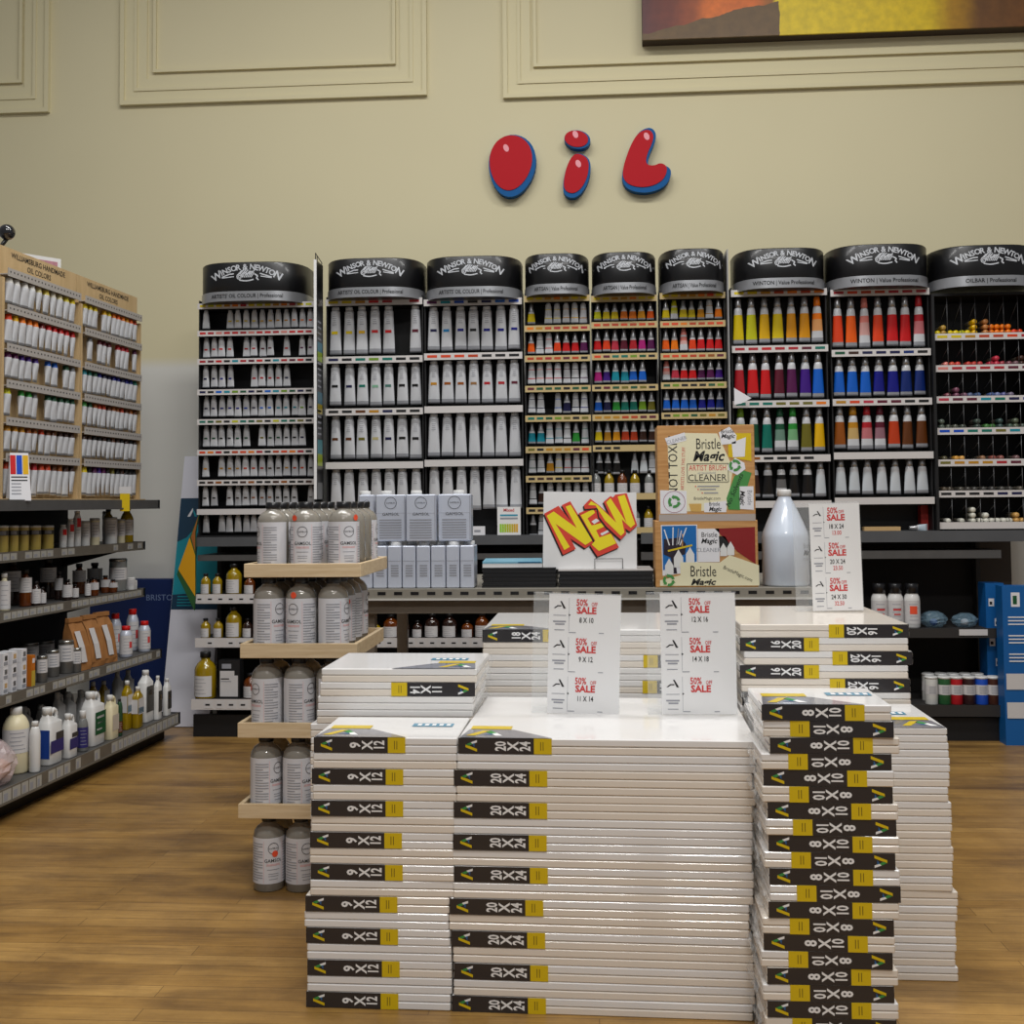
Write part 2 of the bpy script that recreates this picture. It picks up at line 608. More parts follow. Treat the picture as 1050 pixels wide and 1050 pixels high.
def canvas_meshes(key, w, d, h, m):
    k = (key, round(h, 4), m.name)
    if k not in _PK:
        t = (h - 0.0012) / 2
        _PK[k] = (MB().box(-w / 2, w / 2, -d / 2, d / 2, 0, t, m, ch=0.0022).mesh('canvas'), t)
    return _PK[k]


GREYSHEET = mat('grey_insert_sheet', (128, 128, 136), 0.3, coat=1.0)


def pack(key, txt, w, d, h, loc, rz, label, group, side='L', top=False, back=False, tint=0):
    o = thing('canvas_pack', label, 'canvas', loc, rz, group)
    lo, hi = random.choice(((CANVB, CANV), (CANV, CANV), (CANVB, CANV), (CANVB, CANVB)))
    me, t = canvas_meshes(key, w, d, h, lo)
    link('canvas', me, o)
    link('canvas', canvas_meshes(key, w, d, h, CANV if top else hi)[0], o, (0.0, 0, t + 0.0008))
    s, st, tx, lg = sleeve_meshes(key, txt, w, d, h, side)
    if back:
        so = link('sleeve', s, o, (0, 0, 0), PI)
    else:
        so = link('sleeve', s, o)
        link('sticker', st, so)['label'] = 'yellow sticker beside the black label'
        link('size_lettering', tx, so)
        link('logo', lg, so)
    if top:
        z = h + 0.0006
        zz = lambda pts: [(x, y, z) for x, y in pts]
        sh = MB()
        e = -w / 2 + 0.003
        sg = 1 if side == 'L' else -1
        pts = [(sg * e, -d / 2), (sg * (e + BW + YWD), -d / 2), (sg * (e + 0.02 + BW * 0.55), -d / 2 + 0.085), (sg * (e + 0.01), -d / 2 + 0.085)]
        if sg < 0:
            pts = pts[::-1]
        sh.add(zz(pts), [(0, 1, 2, 3)], GREYSHEET)
        ob = sh.build('insert_sheet', o)
        y2 = MB()
        pp = [(sg * (e + 0.012), -d / 2 + 0.09), (sg * (e + 0.1), -d / 2 + 0.09), (sg * (e + 0.1), -d / 2 + 0.125), (sg * (e + 0.012), -d / 2 + 0.125)]
        y2.add([(x, y, z) for x, y in (pp if sg > 0 else pp[::-1])], [(0, 1, 2, 3)], YEL)
        y2.build('sticker', ob)
        lm = MB()
        T = lambda v: Vector((sg * (e + 0.05) + v.x * 1.3, -d / 2 + 0.045 + v.z * 0.9, z + 0.0005))
        lgm = logo_mb(0.06, T)
        lgm.build('logo', ob)
        if w < 0.45 and key != '18x24':
            bl = MB()
            cx, cy = w * 0.27, 0.02
            T2 = lambda v: Vector((cx + v.x, cy + v.z, z))
            bl.add([(cx - 0.045, cy - 0.018, z), (cx + 0.045, cy - 0.018, z), (cx + 0.045, cy + 0.018, z), (cx - 0.045, cy + 0.018, z)], [(0, 1, 2, 3)], mat('teal_sticker', (70, 140, 170), 0.4, coat=0.5))
            for q in range(5):
                x = cx - 0.034 + q * 0.016
                bl.add([(x, cy - 0.01, z + 0.0004), (x + 0.009, cy - 0.01, z + 0.0004), (x + 0.009, cy + 0.01, z + 0.0004), (x, cy + 0.01, z + 0.0004)], [(0, 1, 2, 3)], WHITE)
            bl.build('sticker', o)
    return o


FILM = mat('clear_shrink_wrap', (235, 238, 240), 0.12, trans=0.0, alpha=0.16, coat=1.0)


def film_end(o, w, d, h, side, seed):
    """loosely folded clear wrap standing off one end of a pack"""
    rnd = random.Random(seed)
    n, mz = 12, 4
    vs, fs = [], []
    for j in range(mz + 1):
        for i in range(n + 1):
            out = 0.004 + rnd.random() * 0.013 * (1 - abs(j / mz - 0.5))
            vs.append((side * (w / 2 + out), -d / 2 + d * i / n, 0.001 + (h - 0.002) * j / mz))
    for j in range(mz):
        for i in range(n):
            a = j * (n + 1) + i
            fs.append((a, a + 1, a + n + 2, a + n + 1))
    MB().add(vs, fs, FILM).build('shrink_wrap', o)


def nth(i, n):
    return ('topmost' if i == 0 else ORD[i] + ' from the top')


# 9 x 12
RZ = -0.009
SC = F * 1050


def stack_setup(pxl, pxr, pyb, pyt, nz, w):
    pm = (pxl + pxr) / 2
    b = PZ(pm, pyb, 0)
    zt = P(pm, pyt, b.y).z
    return b, zt, zt / nz


b9, zt9, h9 = stack_setup(320, 470, 1035, 756, 17, 0.305)
lx9 = [322, 321.5, 320, 321, 319, 319.5, 318, 318, 319, 318, 313, 312.5, 314, 315, 315, 315, 314]
W9 = 0.305
for i in range(17):
    z = h9 * (16 - i)
    X = P(lx9[i], 900, b9.y).x + W9 / 2
    lab = i % 2 == 0
    o = pack('9x12', ('9', 'X', '12'), W9, 0.229, h9, (X, b9.y + 0.1145, z), RZ + random.uniform(-.008, .008),
             'nine-by-twelve canvas pack, %s, %s of its stack' % ('black label showing' if lab else 'plain white edges showing', nth(i, 17)),
             'nine-by-twelve canvas packs', 'L', i == 0, not lab)
# 20 x 24
b20, zt20, h20 = stack_setup(470, 777, 1042.5, 758, 17, 0.61)
W20 = (P(777, 900, b20.y) - P(469, 900, b20.y)).x
lx20 = [473.5, 472, 468.5, 471, 468, 468, 467, 467, 468, 467, 463, 463, 465, 467, 467.5, 467, 465]
for i in range(17):
    X = P(lx20[i], 900, b20.y).x + W20 / 2
    lab = i % 2 == 0
    pack('20x24', ('20', 'X', '24'), W20, 0.508, h20, (X, b20.y + 0.254, h20 * (16 - i)), RZ - .018 + random.uniform(-.004, .004),
         'large twenty-by-twenty-four canvas pack, %s, %s of its stack' % ('black label showing' if lab else 'plain white edges', nth(i, 17)),
         'twenty-by-twenty-four canvas packs', 'L', i == 0, not lab)
# 8 x 10
y8 = b20.y - 0.13
zt8 = P(850, 722.5, y8).z
h8 = 16.95 / (SC / proj((0.6, y8, 0.4))[2])
n8 = round(zt8 / h8)
h8 = zt8 / n8
lx8 = [784, 787, 791, 783, 786, 783.5, 789, 786, 790, 785, 789, 789, 787, 782, 783, 780, 784, 780, 784, 782, 784]
W8 = (P(918.5, 900, y8) - P(784, 900, y8)).x
for i in range(n8):
    X = P(lx8[i % 21], 900, y8).x + W8 / 2
    o = pack('8x10', ('8', 'X', '10'), W8, 0.203, h8, (X, y8 + 0.1015, h8 * (n8 - 1 - i)), RZ + random.uniform(-.02, .02),
             'eight-by-ten canvas pack, label at its %s end, %s of its stack' % ('left' if i % 2 == 0 else 'right', nth(i, n8)),
             'eight-by-ten canvas packs', 'L' if i % 2 == 0 else 'R', i == 0)
    film_end(o, W8, 0.203, h8, -1, i)
# unmarked stack behind the eight-by-tens
b12 = PZ(900, 1005, 0)
zt12 = P(950, 746, b12.y).z
n12 = round(zt12 / 0.0325)
h12 = zt12 / n12
xr12 = [976, 977, 978, 977, 975.5, 978, 978, 977, 979, 978, 977.5, 982, 981.5, 979, 980, 978, 980.5, 978, 979, 979]
W12 = 0.406
for i in range(n12):
    X = P(xr12[i % 20], 900, b12.y).x - W12 / 2
    pack('12x16', ('12', 'X', '16'), W12, 0.305, h12, (X, b12.y + 0.1525, h12 * (n12 - 1 - i)), RZ + random.uniform(-.008, .008),
         'white canvas pack, %s of the plain stack behind the eight-by-tens' % nth(i, n12), 'plain canvas packs behind the eight-by-tens', 'R', i == 0, True)
# 16 x 20
W16, D16 = 0.412, 0.508
y16 = b12.y + 0.305 + 0.012
zt16 = P(850, 640, y16).z
h16 = 14.25 / (SC / proj((0.8, y16, 0.6))[2])
n16 = round(zt16 / h16)
h16 = zt16 / n16
lx16 = [760.5, 760, 763.5, 759, 760.5, 761, 760, 762]
W16 = (P(933, 680, y16) - P(760, 680, y16)).x
for i in range(n16):
    X = P(lx16[i % 8], 680, y16).x + W16 / 2
    o = pack('16x20', ('16', 'X', '20'), W16, D16, h16, (X, y16 + D16 / 2, h16 * (n16 - 1 - i)), RZ + random.uniform(-.006, .006),
             'sixteen-by-twenty canvas pack, label at its %s end, %s of its stack' % ('right' if i % 2 == 0 else 'left', nth(i, n16)),
             'sixteen-by-twenty canvas packs', 'R' if i % 2 == 0 else 'L', False)
# 11 x 14
y11 = b9.y + 0.245
W11 = (P(486.5, 690, y11) - P(327, 690, y11)).x
zt11 = P(405, 685.5, y11).z
n11 = 21
h11 = zt11 / n11
lx11 = [330, 328, 326, 325, 325, 325]
for i in range(n11):
    X = P(lx11[min(i, 5)], 690, y11).x + W11 / 2 - (0.015 if i > 3 else 0)
    o = pack('11x14', ('11', 'X', '14'), W11, 0.279, h11, (X, y11 + 0.1395, h11 * (n11 - 1 - i)), RZ + random.uniform(-.008, .008),
             'eleven-by-fourteen canvas pack, %s, %s of its stack' % ('black label showing' if i == 1 else 'plain edges', nth(i, n11)),
             'eleven-by-fourteen canvas packs', 'R', i == 0, i != 1)
    if i < 6:
        film_end(o, W11, 0.279, h11, 1, 50 + i)
# 18 x 24
y18 = b20.y + 0.508 + 0.09
W18 = 0.61
zt18 = P(560, 645.5, y18).z
n18 = round(zt18 / 0.0325)
h18 = zt18 / n18
for i in range(n18):
    X = P(495 + (i % 3) * 0.7, 690, y18).x + W18 / 2
    pack('18x24', ('18', 'X', '24'), W18, 0.457, h18, (X, y18 + 0.2285, h18 * (n18 - 1 - i)), RZ + random.uniform(-.004, .004),
         'eighteen-by-twenty-four canvas pack, %s, %s of its stack' % ('black label showing' if i == 0 else 'yellow sticker showing' if i in (2, 4) else 'plain edges', nth(i, n18)),
         'eighteen-by-twenty-four canvas packs', 'R' if i in (2, 4) else 'L', i == 0, i not in (0, 2, 4))

# ------------------------------------------------------------------ sale signs
ACRYL = mat('clear_acrylic', (238, 242, 244), 0.06, alpha=0.14, coat=1.0)


def sale_sign(label, Y, tl, br, rows, roll, flap, zbase):
    a, b = P(*tl, Y), P(*br, Y)
    w = b.x - a.x
    h = a.z - zbase
    o = thing('sale_sign', label, 'sign', (a.x, Y, zbase))
    o.rotation_euler = (0, roll, 0)
    fl = (P(tl[0] + flap, tl[1], Y) - a).x
    hb = MB()
    hb.box(fl, w + 0.002, 0.002, 0.0045, 0.0, h + 0.004, ACRYL)
    hb.box(fl, w + 0.002, 0.002, 0.07, 0.0, 0.003, ACRYL)
    hb.box(fl, w + 0.002, -0.0022, 0.002, h + 0.002, h + 0.004, ACRYL)
    hb.build('acrylic_holder', o)
    sh = MB().box(0, w, 0, 0.0012, 0.001, h + 0.001, WHITE).build('printed_sheet', o)
    yy = -0.0006
    for k, (size, price) in enumerate(rows):
        red, blk, gry, lgo = MB(), MB(), MB(), MB()

        def at(u, v):
            return TR(u * w, yy, h * (1 - v - k * 0.328))
        red.text('50%', REDINK, h * 0.078, 0.02, at(0.46, 0.068), sx=0.74)
        red.text('OFF', REDINK, h * 0.045, 0.01, at(0.635, 0.08), sx=0.66)
        red.text('SALE', REDINK, h * 0.078, 0.035, at(0.525, 0.133), sx=1.0)
        if price:
            red.text(price, REDINK, h * 0.056, 0.01, at(0.53, 0.275), sx=0.72)
        red.build('sale_lettering', sh)
        if size:
            blk.text(size, INK, h * 0.06, 0.012, at(0.525, 0.215), sx=0.72)
            blk.build('size_lettering', sh)
        T = at(0.15, 0.1)
        r = w * 0.085
        for q in ([(-1, -0.32), (-0.72, -0.32), (-0.3, -0.02), (0.25, -0.02), (0.25, 0.16), (-0.38, 0.16)], [(0.05, 0.85), (0.3, 0.85), (1.0, -0.35), (0.62, -0.35)]):
            lgo.poly([(x * r, z * r) for x, z in q], INK, 0, T=T)
        T = at(0.285, 0.172)
        lgo.poly([(-r * .1, -r * .2), (r * .22, 0), (-r * .1, r * .2)], INK, 0, T=T)
        lgo.build('logo', sh)
        gry.box(0.279 * w, 0.283 * w, yy, 0, h * (1 - 0.31 - k * .328), h * (1 - 0.03 - k * .328), GREYINK)
        for u0, u1, v, t in ((0.06, 0.24, 0.176, .002), (0.06, 0.24, 0.228, .006), (0.09, 0.22, 0.25, .006), (0.08, 0.22, 0.298, .003), (0.28, 0.38, 0.318, .003), (0.7, 0.77, 0.318, .003)):
            gry.box(u0 * w, u1 * w, yy, 0, h * (1 - v - k * .328 - t), h * (1 - v - k * .328 + t), GREYINK)
        gry.build('small_print', sh)


zs = zt20 + 0.001
ys1 = PZ(595, 731.5, zs).y
sale_sign('half-price sale sign listing 8 X 10, standing on the big canvases', ys1, (559.5, 609), (634.5, 732), [('8 X 10', ''), ('9 X 12', ''), ('11 X 14', '')], 0.032, -16, zs)
ys2 = PZ(715, 733, zs).y
sale_sign('half-price sale sign starting with 12 X 16, on the big canvases beside the sixteen-by-twenties', ys2, (677, 609), (756, 733), [('12 X 16', ''), ('14 X 18', ''), ('', '')], -0.004, -14, zs)
ys3 = PZ(858, 627, zt16 + 0.001).y
ys3 = min(ys3, y16 + 0.45)
sale_sign('half-price sale sign with red prices standing on the sixteen-by-twenty canvases', ys3, (831.5, 517), (885.5, 626), [('18 X 24', '13.00'), ('20 X 24', '23.50'), ('24 X 30', '32.50')], -0.02, -17, zt16 + 0.001)

# ------------------------------------------------------------------ tower of solvent bottles on wooden trays
GLASS = mat('clear_glass_with_spirit', (178, 172, 160), 0.06, trans=0.45, ior=1.3, coat=0.6)
LABELM = mat('white_bottle_label', (214, 214, 219), 0.5, coat=0.2)
ORANGE = mat('orange_dot_sticker', (236, 84, 50), 0.6)
RB, HB = 0.0425, 0.196


def wrap(r):
    return lambda v: Vector((math.sin(v.x / r) * (r + 0.0002 - v.y), -math.cos(v.x / r) * (r + 0.0002 - v.y), v.z))


def arc_patch(mb, r, a0, a1, z0, z1, m, n=14, off=0.0):
    vs, fs = [], []
    for i in range(n + 1):
        t = a0 + (a1 - a0) * i / n
        for z in (z0, z1):
            vs.append((math.sin(t) * (r + off), -math.cos(t) * (r + off), z))
    for i in range(n):
        fs.append((2 * i, 2 * i + 2, 2 * i + 3, 2 * i + 1))
    mb.add(vs, fs, m, True)
    return mb


def ring_pts(mb, cx, cz, r0, r1, m, T, n=28):
    vs, fs = [], []
    for i in range(n):
        t = 2 * PI * i / n
        for r in (r0, r1):
            vs.append((cx + r * math.cos(t), 0, cz + r * math.sin(t)))
    for i in range(n):
        j = (i + 1) % n
        fs.append((2 * i, 2 * i + 1, 2 * j + 1, 2 * j))
    mb.add(vs, fs, m, False, T)


body = MB().lathe([(0.001, 0.0), (RB * .93, 0.0), (RB, 0.004), (RB, 0.142), (RB * .94, 0.154), (RB * .76, 0.165), (RB * .5, 0.172), (RB * .42, 0.176), (RB * .42, 0.19)], GLASS, 24).mesh('glass_body')
capm = MB().lathe([(RB * .46, 0.178), (RB * .48, 0.18), (RB * .48, HB - .001), (RB * .44, HB)], BLACK, 20).mesh('cap')
lb = arc_patch(MB(), RB, -2.3, 2.3, 0.022, 0.141, LABELM, 28, 0.0005).mesh('paper_label')
T = wrap(RB + 0.001)
pr = MB()
ring_pts(pr, 0, 0.114, 0.0135, 0.0148, INK, T)
pr.text('GAMBLIN', INK, 0.0062, 0.0, lambda v: T(Vector((v.x, 0, v.z + 0.114))))
pr.text('GAMSOL', INK, 0.0125, 0.005, lambda v: T(Vector((v.x, 0, v.z + 0.082))))
for z, wd, mm in ((0.072, 0.019, PINKINK), (0.069, 0.019, PINKINK), (0.058, 0.017, GREYINK), (0.047, 0.014, GREYINK), (0.041, 0.014, GREYINK), (0.033, 0.012, GREYINK)):
    pr.add([T(Vector((x, 0, z + dz))) for dz in (0, 0.0016) for x in (-wd, -wd / 3, wd / 3, wd)], [(0, 1, 5, 4), (1, 2, 6, 5), (2, 3, 7, 6)], mm)
for a0, a1 in ((-1.6, -0.62), (0.62, 1.6)):
    arc_patch(pr, RB + 0.001, a1 if a0 < 0 else a0 - 0.02, (a1 if a0 < 0 else a0 - 0.02) + 0.02, 0.024, 0.134, PINKINK, 1, 0.0003)
    for k in range(15):
        z = 0.03 + k * 0.0068
        arc_patch(pr, RB + 0.001, a0 + 0.05, a1 - (0.05 if k % 4 else 0.4), z, z + 0.0022, GREYINK, 5, 0.0003)
prm = pr.mesh('print')
dotm = MB()
ring_pts(dotm, 0, 0, 0.0001, 0.0085, ORANGE, lambda v: T(Vector((v.x, -0.0006, v.z))), 12)
dotm = dotm.mesh('price_dot')


def bottle(x, y, z, rot, label, dot=None, group='solvent bottles of the tray tower'):
    o = thing('solvent_bottle', label, 'bottle', (x, y, z), rot, group)
    link('glass_body', body, o)
    link('cap', capm, o)
    l_ = link('paper_label', lb, o)
    link('print', prm, l_)
    if dot:
        d = link('price_dot', dotm, o, (0, 0, dot[1]), dot[0])
        d['label'] = 'orange dot sticker'
    return o


yfloor = PZ(290, 916, 0).y          # front of the bottles on the floor
ytr = yfloor - 0.012
levels = [(578, 592, 250, 370), (660, 675, 246, 366), (741.5, 757, 243.5, 363), (825, 840, 244, 362)]
TD = 0.40
tops = []
names = ['top', 'second', 'third', 'lowest']
pos = {0: (280, 314, 353), 1: (276, 309, 342), 2: (274, 307, 340), 3: (273, 306, 339), 4: (276, 309, 342)}
zprev = None
# work out tray heights from the floor upward so that every tray stands on the bottles below it
zb = 0.0
tz = []
for k in (3, 2, 1, 0):
    base = P(300, levels[k][1], ytr).z
    tz.insert(0, base)
rowsy = [ytr + 0.014 + RB + 0.0895 * r for r in range(4)]
for k, (y0, y1, xl, xr) in enumerate(levels):
    X0, X1 = P(xl, y0, ytr).x, P(xr, y0, ytr).x
    zl = P(300, y0, ytr).z
    o = thing('wooden_tray', 'pale pine tray of solvent bottles, %s of the tray tower' % (names[k] if k in (0, 3) else names[k] + ' from the top'), 'tray', (X0, ytr, tz[k]), 0, 'pine trays of the bottle tower')
    w, hh = X1 - X0, zl - tz[k]
    MB().box(0.012, w - 0.012, 0.012, TD - 0.012, 0.001, 0.008, WOODPALE).build('base', o)
    for q in ((0, w, 0, 0.012), (0, w, TD - 0.012, TD), (0, 0.012, 0.012, TD - 0.012), (w - 0.012, w, 0.012, TD - 0.012)):
        MB().box(q[0], q[1], q[2], q[3], 0, hh, WOODPALE, ch=0.0012).build('side', o)
where = ['on the top tray', 'on the second tray', 'on the third tray', 'on the lowest tray', 'on the floor under the trays']
colw = ['left', 'middle', 'right']
roww = ['front row', 'second row', 'third row', 'back row']
turn = {(0, 0, 0): -1.05, (0, 0, 1): 0.0, (0, 0, 2): 0.55, (1, 0, 0): 1.0, (1, 0, 1): -0.3, (1, 0, 2): 1.3, (1, 1, 2): 0.4, (2, 0, 0): -0.55, (2, 0, 1): 1.1, (3, 0, 0): 1.1, (3, 0, 1): 1.05, (4, 0, 0): 0.55, (4, 0, 1): 0.6}
dots = {(0, 0, 1): (-0.55, 0.152), (0, 0, 2): (0.5, 0.152), (1, 0, 1): (0.05, 0.15), (2, 0, 0): (-0.6, 0.115), (4, 0, 0): (0.1, 0.1), (1, 1, 2): (0.3, 0.125)}
for k in range(5):
    z = 0.0 if k == 4 else tz[k] + 0.009
    above = 9 if k == 0 else tz[k - 1]
    sc = 1.0 if k == 0 else (above - z - 0.0005) / HB
    for r in range(4 if k < 2 else 2):
        for c in range(3):
            X = P(pos[k][c], 700, rowsy[0]).x
            if c == 2:
                X = max(X, P(pos[k][1], 700, rowsy[0]).x + 2 * RB + 0.003)
            o = bottle(X, rowsy[r], z, turn.get((k, r, c), random.uniform(-2, 2)), 'clear solvent bottle %s, %s, %s column' % (where[k], roww[r], colw[c]), dots.get((k, r, c)))
            o.scale = (1, 1, sc)

# ------------------------------------------------------------------ paint tubes
YT = 5.25                    # the upright plane in which the tubes hang
_TB = {}


def ell(z, a, b, n=14):
    return [(a * math.cos(2 * PI * j / n), b * math.sin(2 * PI * j / n), z) for j in range(n)]


def tube_mesh(style, rgb, w, h):
    k = (style, rgb, round(w, 3), round(h, 3))
    if k in _TB:
        return _TB[k]
    c = cmat(rgb)
    a = w / 2
    prof = [(0, 1.0, .05), (.05, 1.0, .06), (.1, .97, .12), (.3, .91, .3), (.45, .86, .45), (.62, .8, .6), (.7, .77, .66), (.8, .72, .66), (.86, .62, .58), (.9, .55, .54), (1.0, .55, .54)] if style != 'silver' else [(0, 1.0, .05), (.05, 1.0, .06), (.1, .97, .12), (.3, .88, .3), (.45, .82, .45), (.5, .78, .5), (.58, .72, .6), (.68, .64, .6), (.78, .56, .54), (.9, .48, .48), (1.0, .46, .46)]
    rings = [ell(f * h, a * p, a * q) for f, p, q in prof]
    pale = cmat(tuple(int(x * .5 + 215 * .5) for x in rgb))
    if style in ('white', 'ring'):
        ms = [TUBEG, TUBEW, TUBEW, TUBEW, TUBEW, TUBEW, TUBEW, TUBEW, TUBEW, TUBEW]
    elif style == 'silver':
        ms = [TUBEG, TUBEG, c, c, c, TUBEW, SILVER, SILVER, SILVER, SILVER]
    elif style == 'grad':
        ms = [TUBEG, TUBEW, TUBEW, pale, c, TUBEW, c, c, c, c]
    elif style == 'hand':
        ms = [SILVER, SILVER, TUBEW, TUBEW, TUBEW, TUBEW, TUBEW, c, c, c]
    mb = MB()
    if style == 'ring':
        prof = [(0, 1.0, .05), (.05, 1.0, .06), (.24, .93, .25), (.28, .9, .3), (.66, .78, .6), (.69, .77, .66), (.86, .74, .68), (.96, .6, .58), (1.0, .45, .45)]
        rings = [ell(f * h, a * p, a * q) for f, p, q in prof]
        ms = [TUBEG, TUBEW, c, TUBEW, c, TUBEW, TUBEW, TUBEW]
    mb.loft(rings, ms)
    if style == 'white' and rgb != (0, 0, 0):
        z0, z1 = .36 * h, .43 * h
        for z, p, q in ((z0, .875, .37), (z1, .845, .43)):
            pass
        x = a * .42
        mb.add([(-x, -a * .42, z0), (x, -a * .42, z0), (x, -a * .47, z1), (-x, -a * .47, z1)], [(0, 1, 2, 3)], c)
    _TB[k] = mb.mesh('paint_tube')
    return _TB[k]


def tube_parts(style, rgb, w, h):
    """the body, cap and label of a large tube"""
    k = ('P', style, rgb, round(w, 3), round(h, 3))
    if k in _TB:
        return _TB[k]
    a = w / 2
    c = cmat(rgb)
    pale = cmat(tuple(int(x * .55 + 215 * .45) for x in rgb))
    if style == 'white':
        body = MB().loft([ell(f * h, a * p, a * q) for f, p, q in ((0, 1, .05), (.05, 1, .06), (.1, .97, .14), (.35, .9, .38), (.6, .82, .58), (.8, .77, .68), (.9, .75, .68), (.93, .6, .58))], [TUBEG, TUBEG] + [TUBEW] * 5)
        cap = MB().loft([ell(f * h, a * p, a * p) for f, p in ((.931, .64), (.99, .62), (1.0, .58))], TUBEW)
        lab = MB()
        if rgb != (0, 0, 0):
            x = a * .5
            lab.add([(-x, -a * .46, .43 * h), (x, -a * .46, .43 * h), (x, -a * .5, .49 * h), (-x, -a * .5, .49 * h)], [(0, 1, 2, 3)], c)
        for q in range(6):
            z = (.62 + q * .045) * h
            x = a * (.34 - .05 * (q % 3))
            lab.add([(-x, -a * .672, z), (x, -a * .672, z), (x, -a * .672, z + .012 * h), (-x, -a * .672, z + .012 * h)], [(0, 1, 2, 3)], GREYINK)
    else:
        lo = [(.1, .97, .14), (.25, .92, .28), (.5, .82, .5), (.63, .76, .6)]
        body = MB().loft([ell(f * h, a * p, a * q) for f, p, q in [(0, 1, .05), (.05, 1, .06)] + lo + [(.7, .72, .66), (.76, .66, .64), (.79, .5, .5)]], [TUBEG, TUBEG, TUBEW, TUBEW, TUBEW, TUBEW, TUBEW, TUBEW])
        capmat = c if style == 'grad' else SILVER
        cap = MB().loft([ell(f * h, a * p, a * p) for f, p in ((.79, .6), (.86, .58), (.97, .52), (1.0, .44))], capmat)
        mm = [c, c, c] if style == 'silver' else [TUBEW, pale, c]
        lab = MB().loft([[(x * 1.012, y * 1.012, z) for x, y, z in ell(f * h, a * p, a * q)] for f, p, q in lo], mm, True, False)
    _TB[k] = (body.mesh('tube_body'), cap.mesh('cap'), lab.mesh('tube_label'))
    return _TB[k]


def cname(rgb):
    names = {'black': (20, 20, 20), 'white': (215, 218, 222), 'grey': (120, 120, 120), 'red': (205, 30, 35), 'dark red': (110, 20, 30), 'orange': (230, 100, 20), 'yellow': (225, 195, 10), 'ochre': (190, 130, 30), 'brown': (110, 60, 25),
             'green': (40, 140, 60), 'dark green': (20, 80, 50), 'teal': (20, 140, 150), 'blue': (20, 80, 200), 'navy': (20, 25, 80), 'violet': (80, 30, 120), 'purple': (110, 25, 80), 'pink': (220, 110, 120), 'magenta': (190, 30, 120), 'pale blue': (30, 130, 210), 'olive': (110, 110, 30)}
    return min(names, key=lambda n: sum((p - q) ** 2 for p, q in zip(names[n], rgb)))


def place_tube(name, style, rgb, w, h, p, label, cat, group, parts, rz=0.0):
    if parts:
        o = thing(name, label, cat, p, rz, group)
        b, c, l = tube_parts(style, rgb, w, h)
        bo = link('tube_body', b, o)
        link('cap', c, o)
        if len(l.vertices):
            lo = link('tube_label', l, o)
            if style != 'white':
                lo['label'] = cname(rgb) + ' paint label'
        return o
    return tag(link(name, tube_mesh(style, rgb, w, h), None, p, rz), label, cat, group)


# colours
Y1, Y2, Y3, YG = (222, 196, 8), (226, 176, 10), (222, 150, 12), (196, 196, 20)
OR, OR2, RO = (238, 122, 10), (240, 96, 14), (226, 66, 22)
RD, RD2, PK, CR_, MR = (204, 22, 26), (176, 30, 40), (222, 130, 120), (190, 50, 70), (92, 18, 40)
MG, PU, VI, NV, UB = (176, 30, 120), (86, 20, 76), (64, 22, 130), (22, 24, 70), (14, 20, 130)
B1, B2, B3, TE, TG = (14, 96, 200), (10, 70, 190), (12, 40, 110), (16, 140, 160), (6, 112, 96)
G1, G2, G3, OL = (40, 140, 50), (110, 150, 30), (20, 80, 52), (110, 104, 30)
OC, BR, BR2, RB_, DB = (190, 132, 22), (150, 80, 18), (96, 50, 14), (190, 60, 20), (60, 34, 24)
BK, GY, WH, NO = (18, 18, 20), (120, 122, 124), (205, 212, 218), (0, 0, 0)


